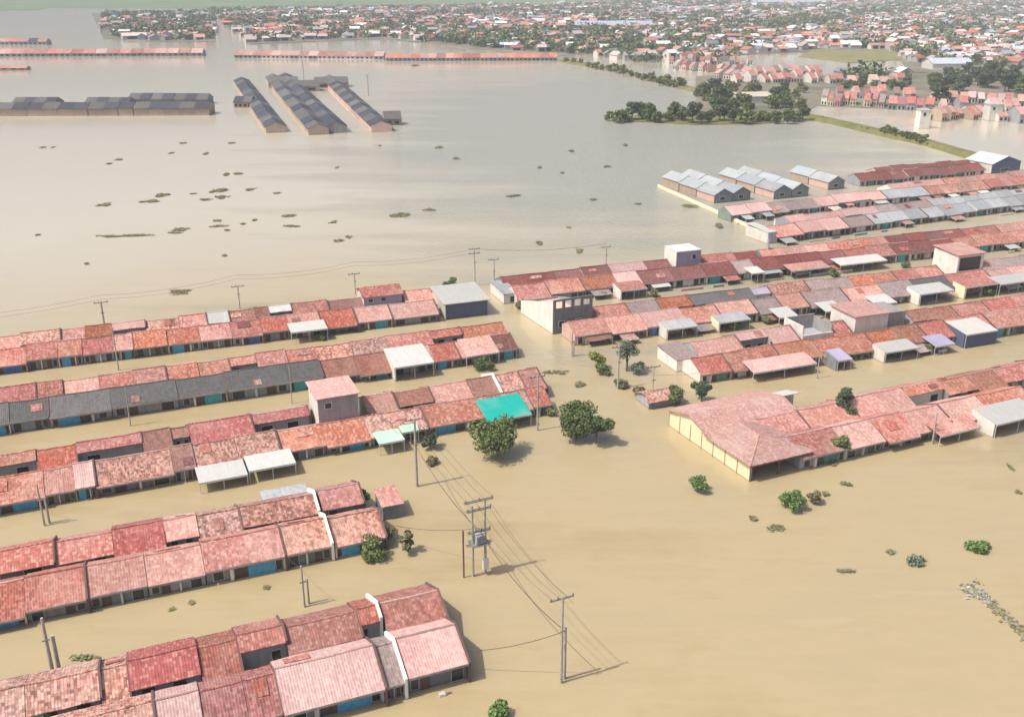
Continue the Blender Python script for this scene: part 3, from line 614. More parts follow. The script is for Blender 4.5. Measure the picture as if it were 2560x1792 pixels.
canopy('L3', 558, 664, -4.0, 1.65, -0.4, 1.95, 'white', 'right white sheet canopy of the long joined pair')
canopy('L3', 850, 908, -3.2, 1.7, -0.3, 2.0, 'mint', 'mint green canopy with slanting side wall by the utility pole')
canopy('L3', 902, 940, -1.6, 1.9, -0.1, 2.2, 'mint', 'narrow mint green awning right beside the mint canopy')
canopy('L3', 1094, 1193, -2.7, 1.8, 1.9, 3.0, 'teal', 'bright turquoise canopy above the leafy tree')
canopy('R4', 1394, 1452, -4.0, 1.9, -0.3, 2.4, 'pink', 'pink carport with white left wall under the pale roof', 'l')
canopy('R4', 1686, 1716, -3.4, 2.2, -0.3, 2.6, 'white', 'small white canopy left of the long maroon roof')
canopy('R4', 1775, 1862, -3.4, 1.8, -0.3, 2.3, 'lightpink', 'pale pink carport below the long maroon roof')
canopy('R4', 1885, 1990, -3.6, 1.9, -0.2, 2.4, 'white', 'long white carport with dark inside below the maroon roofs')
canopy('R5', 1498, 1566, -3.4, 2.0, -0.3, 2.4, 'tin', 'grey carport with bright white left wall', 'l')
canopy('R5', 1615, 1684, -3.2, 1.9, -0.3, 2.3, 'tin', 'grey carport with cream left wall and dark green inside', 'l', 'cream')
canopy('R5', 1748, 1790, -4.0, 1.7, -0.6, 2.3, 'white', 'white canopy below greyish roofs, left of three small white ones')
canopy('R5', 1852, 1894, -4.0, 1.7, -0.6, 2.3, 'white', 'white canopy below greyish roofs, middle of three small white ones')
canopy('R5', 1965, 2012, -4.0, 1.7, -0.6, 2.3, 'white', 'white canopy below greyish roofs, right of three small white ones')
canopy('R5', 2066, 2140, -3.4, 2.3, 0.4, 2.8, 'white', 'large white canopy with white wall below the cream house', 'l')
canopy('R5', 2168, 2240, -3.2, 2.4, 0.2, 2.8, 'pink', 'pink porch roof with cream wall near the right edge', 'l', 'cream')
canopy('R5', 2244, 2330, -3.4, 2.2, 0.2, 2.6, 'white', 'white carport cut by the right edge in the third right row')
canopy('R6', 1690, 1832, -2.8, 1.7, 0.4, 2.4, 'palepink', 'long pale canopy in front of red roofs with dark opening')
canopy('R6', 1880, 1912, -3.4, 1.8, -0.2, 2.4, 'lilac', 'small lilac canopy with dark wall in the second right row', 'l', 'slate')
canopy('R6', 1988, 2062, -3.4, 1.9, -0.2, 2.3, 'white', 'white canopy over green bushes in the second right row', 'l')
canopy('R6', 2098, 2142, -3.4, 1.6, -0.2, 2.2, 'lilac', 'lilac blue canopy left of the navy shed')
canopy('R6', 2168, 2238, -2.6, 2.4, 2.2, 3.1, 'white', 'large white roofed shed with navy front in the second right row', 'fl', 'navy', 'shed')
canopy('R7', 2110, 2200, -2.4, 1.5, 0.3, 2.2, 'lightpink', 'pale tiled porch roof behind the round green bush')
canopy('R7', 2236, 2340, -3.6, 2.0, 0.4, 2.7, 'white', 'white canopy with dark inside cut by the right edge at the bottom right row', 'l')
# low tin shed behind the second left row, corner annexes
r, s0, ww = at_row('L4', 592, 690, 13, 0.9)
o = thing('shed', 'low rusty grey tin roof standing in the water behind brown tiles', 'shed', r.pt(s0, 12.6), r.ang)
block(o, ww, 2.6, 0.75, WALLS['slate'], WALLS['slate'], ROOFS['tin'][1], 'mono', rise=0.35, over=0.1)
r, s0, ww = at_row('L4', 858, 902, 5.5, 1.5)
o = thing('annex', 'grey walled annex with pink flat roof at the right end of the second left row', 'house', r.pt(s0, 5.4), r.ang)
block(o, ww, 3.2, 1.7, WALLS['slate'], WALLS['slate'], ROOFS['pink'][1], 'mono', rise=0.6, over=0.15)
o = thing('hut', 'small hut with pink roof between bushes at the crossing', 'hut', P(1455, 918), R(22))
block(o, 5.0, 3.6, 1.1, WALLS['slate'], WALLS['gray'], ROOFS['mottle'][1], 'gable', rise=0.9, over=0.3)
r, s0, ww = at_row('R6', 1512, 1560, 6, 1.5)
o = thing('annex', 'bare white and grey walled annex at the left end of the second right row', 'house', r.pt(s0, 5.2), r.ang)
block(o, ww, 6.0, 1.9, WALLS['white'], WALLS['white'], ROOFS['graypink'][1], 'mono', rise=0.5, over=0.1)
r, s0, ww = at_row('R4', 1128, 1160, 2, 1.5)
o = thing('annex', 'white walled annex at the left end of the fourth right row', 'house', r.pt(s0, 1.5), r.ang)
block(o, ww, 7.5, 1.9, WALLS['white'], WALLS['white'], ROOFS['tin'][1], 'mono', rise=0.4, over=0.1)
win(o, ww * 0.4, ww * 0.75, 0.2, 1.5)
r, s0, ww = at_row('R3', 1722, 1740, 0.2, 1.5)
o = thing('annex', 'white end house beside the long cream wall', 'house', r.pt(s0, 0.1), r.ang)
block(o, ww, 8.0, 2.6, WALLS['lilac'], WALLS['white'], ROOFS['white'][1], 'mono', rise=0.5, over=0.1)

# ------------------------------------------------------------------ new houses with zigzag gables, cream wall, right edge building
def gable_house(name, label, p, ang, w_, d, h, rise, front, side, roof, group=None, detail=True):
    o = thing(name, label, 'house', p, ang, group)
    block(o, w_, d, h, front, side, roof, 'gable_y', rise=rise, over=0.25)
    if detail: win(o, w_ * 0.3, w_ * 0.6, 0.6, 1.6)
    return o
vdir = ROWS['R2'].v
for ci, (fx, fy, nu) in enumerate([(1606, 458, 3), (1740, 449, 3), (1862, 428, 2)]):
    base = P(fx, fy); ua = ROWS['R2'].u
    for k in range(nu):
        for j in range(2 if ci < 2 else 1):
            p = base + ua * (j * 5.9) + vdir * (k * 8.6 + 1)
            nm = ['left', 'middle', 'right'][ci]; pl = ['front', 'middle', 'rear'][k]
            gable_house('gabled_house', f"{'' if ci == 2 else 'left ' if j == 0 else 'right '}{'gable' if ci < 2 else 'single gable'}, {pl} pair, {nm} cluster of pale grey roofed houses by the cream wall", p, ROWS['R2'].ang, 5.6, 8.3, 2.2 + 0.2 * k, 1.6, WALLS['slate'], WALLS['pinkish'] if k == 0 else WALLS['tan'], ROOFS['bluegrey' if (k + j) % 3 else 'tin'][1], 'pale roofed gabled houses')
pts = [P(1475, 421), P(1600, 478), P(1725, 533)]
o = thing('boundary_wall', 'long straight cream boundary wall at the edge of the estate', 'wall', pts[0])
q = MB()
a, b_ = pts[0], pts[2]; d = (b_ - a); n = Vector((-d.y, d.x, 0)).normalized() * 0.12
def wallseg(m_, a, b_, z0, z1, th=0.12):
    d = (b_ - a); n = Vector((-d.y, d.x, 0)).normalized() * th
    m_.hexa([(a + n).to_3d() + Vector((0, 0, z0)), (a - n) + Vector((0, 0, z0)), (b_ - n) + Vector((0, 0, z0)), (b_ + n) + Vector((0, 0, z0)), (a + n) + Vector((0, 0, z1)), (a - n) + Vector((0, 0, z1)), (b_ - n) + Vector((0, 0, z1)), (b_ + n) + Vector((0, 0, z1))])
wallseg(q, a - a, b_ - a, -1.3, 0.85); q.build('wall', WALLS['cream'], o)
q = MB(); wallseg(q, Vector((0, 0, 0)), b_ - a, 0.853, 0.95, 0.2); q.build('coping', WALLS['white'], o)
a = P(2222, 392); b_ = P(2296, 384)
gable_house('gabled_house', 'tall white gabled house with pale blue roof at the right edge', a, math.atan2((b_ - a).y, (b_ - a).x), 12, 10, 3.2, 2.0, WALLS['navy'], WALLS['white'], ROOFS['bluewhite'][1])

# ------------------------------------------------------------------ distant estates: each house its own object
def far_house(label, p, ang, w_, d, h, rise, wall, roof, group, name='estate_house', win_=True):
    o = thing(name, label, 'house', p, ang, group)
    q = MB(); q.extrude_x([(0, -1.3), (d, -1.3), (d, h - 0.12), (d / 2, h + rise - 0.12), (0, h - 0.12)], 0.05, w_ - 0.05); q.build('wall', wall, o)
    q = MB(); slab(q, 0, w_, -0.5, h - 0.3, d / 2, h + rise, 0.12); slab(q, 0, w_, d / 2, h + rise, d + 0.5, h - 0.3, 0.12); q.build('roof', roof, o)
    if win_:
        for k in range(2):
            q = MB(); q.box(w_ * (0.15 + 0.45 * k), w_ * (0.4 + 0.45 * k), -0.05, -0.002, 0.5, min(1.7, h - 0.4)); q.build('window', M_DARK, o)
    return o
def far_row(a, b, n, cols, wall, row_name, group, d=8.0, h=2.4, rise=1.6, off=0.0, adj='roofed', jit=0.0):
    A, B = P(*a), P(*b); L = (B - A).length; u = (B - A) / L; v = Vector((-u.y, u.x, 0)); ang = math.atan2(u.y, u.x)
    jit = 1.0 if 'suburb' in group else 0.0
    for i in range(n):
        if jit and random.random() < 0.12: continue
        c = cols[i % len(cols)] if not callable(cols) else cols(i)
        wm = wall if not isinstance(wall, list) else random.choice(wall)
        far_house(f"{ROOFS[c][0]} {adj} house, {ordw(i + 1)} from left, {row_name[4:]}", A + u * (L * i / n) + v * (off + jit * random.uniform(-4, 6)), ang + jit * random.uniform(-0.12, 0.12), L / n * (1 - 0.3 * jit * random.random()) - random.choice((0.02, 0.02, 0.02, 0.3)), d * (1 + jit * random.uniform(-0.25, 0.2)), h + jit * random.choice((0, 0, 0, 0, 1.2, -0.6, -0.4)) + random.uniform(-0.05, 0.05), rise + random.uniform(-0.05, 0.05), WALLS[wm], ROOFS[c][1], group, win_='shore' not in row_name or 'far' in row_name)
rc = random.choice
far_row((-40, 261), (470, 259), 15, ['navy', 'gray', 'navy'], 'tan', 'the front grey row by the left lake shore', 'grey estate houses on the left', d=10, h=3.3, rise=1.9)
A = P(0, 256)
for (x0, x1, off, n, nm) in [(28, 126, 17, 4, 'the short grey row behind at the left edge'), (190, 290, 17, 4, 'the middle grey row behind the shore row'), (288, 466, 33, 7, 'the rearmost grey row behind the shore row')]:
    far_row((x0, 256 - off * 0.62), (x1, 256 - off * 0.62), n, ['gray', 'navy'], 'slate', nm, 'grey estate houses on the left', d=10, h=2.8, rise=2.0)
def deep_row(f0, f1, bk, n, cols, wall, nm, wd_m):
    a, b = P(*f0), P(*f1); bc = P(*bk); mid = (a + b) / 2; L = (bc - mid).length; v = (bc - mid) / L
    u = Vector((v.y, -v.x, 0)); ang = math.atan2(v.y, v.x)
    for i in range(n):
        far_house(f"{ROOFS[cols[i % len(cols)]][0]} roofed house, {ordw(i + 1)} from the front in {nm} of four slanting rows", mid + u * wd_m / 2 + v * (L * i / n), ang, L / n - (0.02 if i % 2 else 0.6), wd_m, 2.6 + random.uniform(-0.15, 0.15), 1.9 if wd_m > 8 else 1.5, WALLS[wall], ROOFS[cols[i % len(cols)]][1], 'grey houses of the three slanting rows')
deep_row((596, 300), (644, 296), (542, 190), 15, ['navy', 'gray', 'navy', 'navy'], 'tan', 'the left', 7.6)
deep_row((696, 304), (734, 301), (612, 182), 16, ['gray', 'navy', 'gray'], 'tan', 'the second', 7.6)
deep_row((736, 300), (776, 297), (640, 180), 16, ['navy', 'navy', 'gray'], 'block', 'the third', 7.6)
deep_row((832, 298), (880, 294), (738, 184), 16, ['navy', 'gray'], 'pinkish', 'the right', 7.8)
for nm_, x, y, w_, d_ in (('wide grey hipped house at the rear of the second slanting row', 602, 198, 16, 13), ('wide grey house at the rear of the rightmost slanting row', 706, 198, 18, 13), ('grey house tucked between the rear ends of the slanting rows', 655, 206, 14, 10), ('small grey house at the front of the rightmost slanting row', 862, 282, 7, 8)):
    far_house(nm_, P(x, y), R(12), w_, d_, 2.8, 2.4, WALLS['tan'], ROOFS['gray'][1], 'grey houses of the four slanting rows')
far_row((524, 242), (566, 242), 2, ['navy', 'gray'], 'tan', 'the little grey pair left of the slanting rows', 'grey estate houses on the left', d=9, h=2.8, rise=1.9)
far_row((-30, 128), (455, 126), 18, lambda i: rc(['mottle', 'lightpink', 'pink', 'brick', 'palepink']), 'gray', 'the long pink row at the far left shore', 'pink houses on the far shore', d=11, h=2.6, rise=2.6)
far_row((-20, 101), (105, 101), 6, lambda i: rc(['pink', 'navy', 'mottle']), 'gray', 'the rear row at the far left edge', 'pink houses on the far shore', d=10, h=3, rise=2.4)
far_row((-20, 158), (60, 158), 2, ['pink', 'lightpink'], 'tan', 'the lone low pair in the left lake', 'pink houses on the far shore', d=6, h=1.6, rise=1.0)
far_row((525, 131), (860, 134), 16, lambda i: rc(['lightpink', 'mottle', 'pink', 'palepink', 'brick']), ['white', 'gray'], 'the left half of the far red shore row', 'red houses on the far shore', d=11, h=2.6, rise=2.5)
far_row((864, 138), (1250, 137), 20, lambda i: rc(['salmon', 'pink', 'lightpink', 'mottle', 'brick']), ['tan', 'gray'], 'the right half of the far red shore row', 'red houses on the far shore', d=11, h=2.6, rise=2.5)
far_row((1500, 156), (1655, 166), 15, lambda i: rc(['brick', 'mottle', 'palepink', 'darkred', 'graypink']), ['white', 'white', 'pinkish'], 'the flooded row left of the pink suburb', 'houses of the right suburb', d=9, h=3.4, rise=2)
far_row((1500, 145), (1690, 148), 14, lambda i: rc(['brick', 'mottle', 'graypink', 'darkred', 'gray']), ['white', 'gray'], 'the rear flooded row left of the pink suburb', 'houses of the right suburb', d=9, h=3.2, rise=2)
far_row((1660, 190), (1856, 186), 13, lambda i: rc(['pink', 'lightpink', 'mottle', 'magenta', 'brick']), ['white', 'pinkish'], 'the pink suburb row above the trees', 'houses of the right suburb', d=10, h=3.2, rise=2.4)
far_row((1680, 172), (1850, 169), 11, lambda i: rc(['pink', 'mottle', 'brick', 'lightpink', 'graypink']), ['white', 'pinkish'], 'the rear pink suburb row above the trees', 'houses of the right suburb', d=10, h=3.2, rise=2.4)
far_row((1600, 176), (1670, 184), 5, lambda i: rc(['graypink', 'palepink']), ['white'], 'the small pale group above the woods', 'houses of the right suburb', d=9, h=3.4, rise=1.8)
far_row((1840, 236), (1985, 242), 9, lambda i: rc(['pink', 'brick', 'graypink', 'mottle']), ['white', 'cream', 'pinkish'], 'the pink row behind the right causeway water', 'houses of the right suburb', d=10, h=3.4, rise=2.4)
far_row((1880, 222), (2060, 225), 10, lambda i: rc(['pink', 'mottle', 'brown', 'lightpink']), ['white', 'gray'], 'the second pink row behind the right causeway water', 'houses of the right suburb', d=10, h=3.2, rise=2.4)
far_row((1990, 250), (2095, 254), 5, lambda i: rc(['magenta', 'pink']), ['slate', 'gray'], 'the magenta roofed row with grey walls', 'houses of the right suburb', d=11, h=3.6, rise=2.4)
far_row((1860, 190), (2030, 192), 9, lambda i: rc(['palepink', 'brick', 'lightpink', 'graypink']), ['white', 'gray'], 'the pale row behind the suburb trees', 'houses of the right suburb', d=9, h=3, rise=2.0)
far_row((2082, 272), (2230, 266), 10, lambda i: rc(['salmon', 'lightpink']), ['tan', 'white'], 'the long salmon row standing in the right water', 'houses of the right suburb', d=9, h=2.6, rise=2.0)
far_row((2110, 250), (2340, 256), 11, lambda i: rc(['lightpink', 'palepink', 'magenta', 'pink']), ['white', 'gray'], 'the pale row behind the salmon row', 'houses of the right suburb', d=10, h=3, rise=2.2)
far_row((2090, 232), (2340, 240), 12, lambda i: rc(['lightpink', 'mottle', 'palepink', 'pink']), ['white', 'gray'], 'the upper pale row at the right edge', 'houses of the right suburb', d=10, h=3, rise=2.2)
far_row((2248, 276), (2340, 274), 4, lambda i: rc(['pink', 'lightpink']), ['white', 'gray'], 'the pink row cut by the right edge', 'houses of the right suburb', d=10, h=3, rise=2.2)
for nm_, x, y, w_, h in (('white square tower house standing alone in the right water', 2060, 289, 4.2, 7), ('white square tower house near the right edge beside salmon roofs', 2216, 272, 5.5, 6.5)):
    o = thing('tower_house', nm_, 'house', P(x, y), R(4)); block(o, w_, w_, h, WALLS['white'], WALLS['white'], ROOFS['white'][1], 'flat'); win(o, 1, 2.2, h - 2.2, h - 0.8)
o = thing('warehouse', 'long pale blue roofed warehouse deep in the town', 'building', P(1292, 68), R(1)); block(o, 85, 40, 5, WALLS['gray'], WALLS['gray'], ROOFS['bluewhite'][1], 'gable', rise=4, over=1)
o = thing('warehouse', 'long white roofed shed at the top edge of the right town', 'building', P(1690, 12), R(-1)); block(o, 150, 40, 6, WALLS['white'], WALLS['gray'], ROOFS['bluewhite'][1], 'mono', rise=5, over=1)
o = thing('warehouse', 'pale mint roofed hall left of the right grove', 'building', P(2090, 158), R(3)); block(o, 26, 16, 4, WALLS['white'], WALLS['white'], ROOFS['bluewhite'][1], 'gable', rise=3, over=0.6)
o = thing('white_house', 'white flat roofed villa among the trees on the islet', 'house', P(1660, 240), R(8)); block(o, 16, 10, 4.5, WALLS['white'], WALLS['white'], ROOFS['cream'][1], 'mono', rise=1, over=0.5)

# ------------------------------------------------------------------ the town beyond: too many houses to count singly
def inpoly(p, poly):
    c = False; j = len(poly) - 1
    for i in range(len(poly)):
        if (poly[i][1] > p[1]) != (poly[j][1] > p[1]) and p[0] < (poly[j][0] - poly[i][0]) * (p[1] - poly[i][1]) / (poly[j][1] - poly[i][1]) + poly[i][0]: c = not c
        j = i
    return c
def Dxy(p):       # ground point back to the photo reading, to test which quarter of the town it lies in
    dpt = p.y * math.cos(TH) + HC * math.sin(TH); up = -HC * math.cos(TH) + p.y * math.sin(TH)
    return ((p.x / dpt * F_PX + CX) / S_, (CY - up / dpt * F_PX) / S_)
TOWN = [[(470, 26), (560, 96), (860, 84), (1120, 112), (1260, 122), (1440, 118), (1600, 126), (1780, 116), (1840, 110), (2000, 112), (2040, 138), (2100, 150), (2300, 150), (2500, 160), (2700, 6), (1500, 6), (1200, 14)],
        [(230, 34), (478, 32), (480, 90), (340, 92), (240, 84)], [(1860, 170), (2030, 172), (2080, 185), (2080, 210), (1870, 212)], [(1330, 124), (1620, 130), (1660, 140), (1420, 140)]]
town_m = [island('town pink', (0.46, 0.20, 0.155)), island('town brick', (0.34, 0.14, 0.10)), island('town pale', (0.52, 0.41, 0.37)), island('town grey', (0.25, 0.25, 0.26)),
          island('town white', (0.72, 0.72, 0.72), 0.15), island('town blue', (0.36, 0.46, 0.58)), island('town wall', (0.6, 0.56, 0.52), 0.3), island('town wall grey', (0.32, 0.31, 0.30), 0.3), M_DARK]
tm = MB(); rng = random.Random(3)
def town_house(p, ang, w_, d, h, rise, ri, wi):
    c, s_ = math.cos(ang), math.sin(ang)
    def T(x, y, z): return (p.x + x * c - y * s_, p.y + x * s_ + y * c, z)
    q = [T(-w_ / 2, -d / 2, 0), T(w_ / 2, -d / 2, 0), T(w_ / 2, d / 2, 0), T(-w_ / 2, d / 2, 0)]
    e = [(x, y, h) for x, y, z in q]
    n = len(tm.v); r1, r2 = T(-w_ / 2, 0, h + rise), T(w_ / 2, 0, h + rise)
    tm.v += q + e + [r1, r2]
    for f_, mi in (((0, 1, 5, 4), wi), ((1, 2, 6, 9, 5), wi), ((2, 3, 7, 6), wi), ((3, 0, 4, 8, 7), wi)): tm.f.append(tuple(n + i for i in f_)); tm.m.append(mi)
    o_ = 0.5; hh = h - 0.15
    a = [T(-w_ / 2 - o_, -d / 2 - o_, hh), T(w_ / 2 + o_, -d / 2 - o_, hh), T(w_ / 2 + o_, 0, h + rise + 0.12), T(-w_ / 2 - o_, 0, h + rise + 0.12), T(w_ / 2 + o_, d / 2 + o_, hh), T(-w_ / 2 - o_, d / 2 + o_, hh)]
    n = len(tm.v); tm.v += a; tm.f += [(n, n + 1, n + 2, n + 3), (n + 3, n + 2, n + 4, n + 5)]; tm.m += [ri, ri]
    if rng.random() < 0.7:
        n = len(tm.v); tm.v += [T(-w_ * 0.3, -d / 2 - 0.06, 0.6), T(w_ * 0.3, -d / 2 - 0.06, 0.6), T(w_ * 0.3, -d / 2 - 0.06, h - 0.6), T(-w_ * 0.3, -d / 2 - 0.06, h - 0.6)]; tm.f.append((n, n + 1, n + 2, n + 3)); tm.m.append(8)
tree_spots = []
yy = 600.0
while yy < 2500:
    step = 9 + (yy - 600) / 1900 * 8
    x = -yy * 0.60
    while x < yy * 0.60:
        p = Vector((x + rng.uniform(-0.45, 0.45) * step, yy + rng.uniform(-0.4, 0.4) * step, 0)); q = Dxy(p)
        x += step * rng.uniform(0.8, 1.25)
        if not any(inpoly(q, k) for k in TOWN): continue
        nz = math.sin(p.x * 0.011 + 1.3) * math.sin(p.y * 0.008 + 0.4) + math.sin(p.x * 0.031 - p.y * 0.017) * 0.6
        if q[0] < 480: nz += 0.9
        g = rng.random()
        if g < 0.43 + 0.24 * nz: tree_spots.append(p); continue
        if g > 0.93: continue
        hue = math.sin(p.x * 0.006 + 2) + math.sin(p.y * 0.012 + p.x * 0.004)
        pk = rng.random()
        ri = (0 if pk < 0.24 + 0.1 * hue else 1 if pk < 0.44 + 0.1 * hue else 2 if pk < 0.66 else 3 if pk < 0.80 else 4 if pk < 0.97 else 5)
        if yy > 1350 and rng.random() < 0.3: ri = 3
        big = rng.random() < 0.05
        town_house(p, rng.choice((0.03, 0.03, 0.4, 0.4 + math.pi / 2, math.pi / 2)) + rng.uniform(-0.1, 0.1), rng.uniform(6, 11) * (2 if big else 1), rng.uniform(6, 9) * (1.5 if big else 1), rng.uniform(2.8, 4.0) + (3 if rng.random() < 0.10 else 0), rng.uniform(1.2, 2.4), ri, 6 if rng.random() < 0.6 else 7)
    yy += step * 0.9
tag(tm.build('town_houses', town_m), 'dense hazy town of pink, grey and white roofed houses reaching the horizon', 'town', kind='stuff')

# ------------------------------------------------------------------ vegetation
def leafball(m_, c, r, n, size, rng, flat=0.8, mi=0):
    for _ in range(n):
        d = Vector((rng.gauss(0, 1), rng.gauss(0, 1), rng.gauss(0, 1))).normalized() * (rng.random() ** 0.35)
        p = Vector((c[0] + d.x * r, c[1] + d.y * r, c[2] + d.z * r * flat))
        nrm = (d * 0.6 + Vector((rng.gauss(0, .6), rng.gauss(0, .6), rng.gauss(0.4, .6)))).normalized()
        a = nrm.orthogonal().normalized(); b2 = nrm.cross(a); an = rng.uniform(0, 6.28)
        a, b2 = a * math.cos(an) + b2 * math.sin(an), b2 * math.cos(an) - a * math.sin(an); s_ = size * rng.uniform(0.6, 1.4)
        m_.face([p - a * s_, p - b2 * s_ * 0.6, p + a * s_, p + b2 * s_ * 0.6], mi)
def make_tree(label, loc, h, rad, leaf, rng, n=1600, size=0.22, trunk=True, name='tree', cat='tree', group=None, blobs=9, base=0.35, squash=0.75):
    o = thing(name, label, cat, loc, 0, group); cm = MB(); tb = MB(); zc = h * (1 + base) / 2; rv = h * (1 - base) / 2
    centers = []
    for k in range(blobs):
        an = 6.28 * k / blobs + rng.uniform(-0.4, 0.4); rr = rad * rng.uniform(0.25, 0.68) if k else 0
        centers.append((Vector((math.cos(an) * rr, math.sin(an) * rr, zc + rng.uniform(-0.6, 0.55) * rv)), rng.uniform(0.34, 0.52) * rad))
    for c, r_ in centers:
        leafball(cm, c, r_, n // blobs, size, rng, squash)
    cm.build('crown', LEAVES[leaf], o)
    if trunk:
        tb.tube([(0, 0, -1.3), (0.05 * rad, 0.03 * rad, h * 0.25), (0, 0, h * 0.55), (0.04 * rad, 0, h * 0.8)], [0.05 * h * 0.55, 0.045 * h * 0.55, 0.03 * h * 0.5, 0.012 * h], 7)
        for c, r_ in centers[1:]:
            tb.tube([(0.02 * rad, 0, h * rng.uniform(0.15, 0.4)), tuple(c * 0.5 + Vector((0, 0, h * 0.22))), tuple(c)], [0.022 * h * 0.5, 0.016 * h * 0.5, 0.006 * h], 5)
        tb.build('trunk', M_BARK, o)
    return o
rt = random.Random(11)
make_tree('broad leafy tree with shadow on the water below the turquoise canopy', P(1115, 1022), 4.6, 3.3, 'mid', rt, 4600, 0.19, blobs=17, base=0.16)
make_tree('broad dark tree at the crossing right of the turquoise canopy', P(1290, 985), 5.0, 2.8, 'deep', rt, 4200, 0.19, blobs=13, base=0.12)
make_tree('dark tree on the right side of the broad crossing tree', P(1335, 994), 4.4, 2.4, 'deep', rt, 3600, 0.18, blobs=8, base=0.08)
SM = [('round dark tree at the right end of the second left row', 812, 1143, 2.8, 1.25, 'deep'), ('leafy green bush beside the end house of the second left row', 838, 1250, 2.2, 1.7, 'mid'),
      ('small dark bush against the end house wall', 872, 1212, 2.0, 0.9, 'olive'), ('slender olive tree standing alone right of the second left row', 915, 1238, 2.9, 1.0, 'olive'),
      ('small dark tree behind the white and navy hall', 1012, 655, 3.0, 1.7, 'deep'), ('yellow green tree at the crossing', 1340, 826, 3.4, 1.7, 'lime'),
      ('tall sparse grey green tree at the crossing', 1404, 832, 5.4, 2.2, 'grey'), ('low sparse bush left of the small hut', 1432, 888, 1.8, 1.3, 'olive'),
      ('green bush left of the tall sparse tree at the crossing', 1352, 838, 1.6, 1.3, 'mid'), ('low olive scrub at the foot of the tall sparse tree', 1395, 868, 1.0, 1.5, 'olive'), ('grey green bush right of the tall sparse tree', 1430, 838, 1.8, 1.2, 'grey'),
      ('rounded green tree right of the small hut', 1515, 908, 3.3, 1.6, 'mid'), ('dark rounded tree below the white end wall', 1572, 900, 3.4, 1.7, 'dark'),
      ('dark rounded tree rising between the pink roofs', 1890, 948, 5.6, 1.9, 'dark'), ('tall green bush in front of the bottom right row', 1885, 1028, 3.4, 1.5, 'mid'),
      ('low green bush at the water edge of the bottom right row', 1938, 1000, 1.2, 0.9, 'olive'), ('bright round bush in front of the pale porch roof', 2126, 975, 2.2, 1.2, 'fresh'),
      ('sparse tree beside the canopy at the bottom right row', 2198, 938, 2.6, 1.3, 'olive'), ('conical green bush standing in the open water', 1564, 1101, 2.1, 1.45, 'fresh'),
      ('round green bush in the water right of the large house', 1778, 1138, 1.9, 1.6, 'fresh'), ('dry sparse bush beside the round water bush', 1826, 1128, 1.5, 1.0, 'dry'),
      ('bright green plant at the bottom edge of the photo', 1120, 1618, 1.4, 1.3, 'fresh'), ('dark bush under the mint canopy by the utility pole', 965, 1005, 2.4, 1.4, 'dark'),
      ('dark bush below the pink porch of the fourth left row', 1086, 826, 1.6, 2.0, 'deep'), ('bushy tree in front of the white canopy of the second right row', 2010, 800, 1.4, 1.5, 'mid'),
      ('green bush beside the lilac canopy of the second right row', 1930, 802, 1.8, 1.2, 'mid'), ('dark bush beside the corner annex at the crossing', 1172, 692, 1.5, 1.6, 'olive'),
      ('brown bush floating below the utility pole', 968, 1040, 0.9, 0.9, 'dry'), ('dark small bush right of the brick end house', 1232, 930, 1.2, 1.1, 'olive'),
      ('green shrub beside the long white carport below the maroon roofs', 1872, 620, 1.6, 1.4, 'mid'), ('dark shrub between the pink carport and maroon roofs', 1466, 664, 1.4, 1.2, 'olive'),
      ('low green shrub in the yard left of the cream house', 2030, 600, 1.4, 1.3, 'mid'), ('green shrub under the pink porch roof with cream wall', 2215, 662, 1.4, 1.4, 'fresh'), ('olive shrub between grey carport and white canopies', 1722, 726, 1.2, 1.2, 'olive'),
      ('olive shrub in the yard right of the unfinished house', 1352, 668, 1.5, 1.3, 'olive'), ('leafy shrub between the white canopy and lilac blue canopy', 2078, 790, 1.5, 1.2, 'mid'),
      ('green bush beside the grey carport with cream wall', 1640, 738, 1.6, 1.2, 'mid'), ('green bush below the white canopy near the top left row', 722, 762, 1.0, 0.9, 'mid')]
for lab, x, y, h, rad, lf in SM:
    make_tree(lab, P(x, y), h, rad, lf, rt, int(700 + 500 * rad), 0.15, h > 2.4, 'tree' if h > 2.4 else 'bush', 'tree' if h > 2.4 else 'bush', blobs=7, base=0.1 if h < 3 else 0.22)
# trees on the islet, in the suburb and along the causeways: a few shapes, copied
protos = []
for i, (h, rad, lf) in enumerate([(7.5, 4.0, 'deep'), (9.5, 4.2, 'dark'), (6.0, 3.6, 'mid'), (8.0, 3.4, 'olive')]):
    protos.append(make_tree('', Vector((0, 0, 0)), h, rad, lf, rt, 900, 0.55, True, blobs=9, base=0.12))
used = set()
CNT = {}
def put_tree(x, y, k, place, sc_=1.0, adj=None):
    o = protos[k] if k not in used else copy_tree(protos[k]); used.add(k)
    o.location = P(x, y); o.scale = (sc_, sc_, sc_ * rt.uniform(0.85, 1.15)); o.rotation_euler = (0, 0, rt.uniform(0, 6.28))
    CNT[place] = CNT.get(place, 0) + 1
    kind = ['leafy green', 'tall dark', 'low mid green', 'slender olive'][k]
    tag(o, f"{kind} tree, {ordw(CNT[place])} from left {place}", 'tree', 'trees across the flooded plain')
for x, y in sorted([(1362 + 19 * i + rt.uniform(-5, 5), 272 + 4 * math.sin(i * 1.3) + (3 if i > 8 else 0)) for i in range(24)]):
    put_tree(x, y, rt.choice((0, 1, 2, 2, 0)), 'on the shore of the wooded islet', rt.uniform(0.65, 1.0))
for x, y in sorted([(1560 + rt.uniform(0, 245), 205 + rt.uniform(0, 52)) for _ in range(38)]):
    put_tree(x, y, rt.choice((0, 1, 2, 3)), 'in the wood behind the islet shore', rt.uniform(0.6, 1.1))
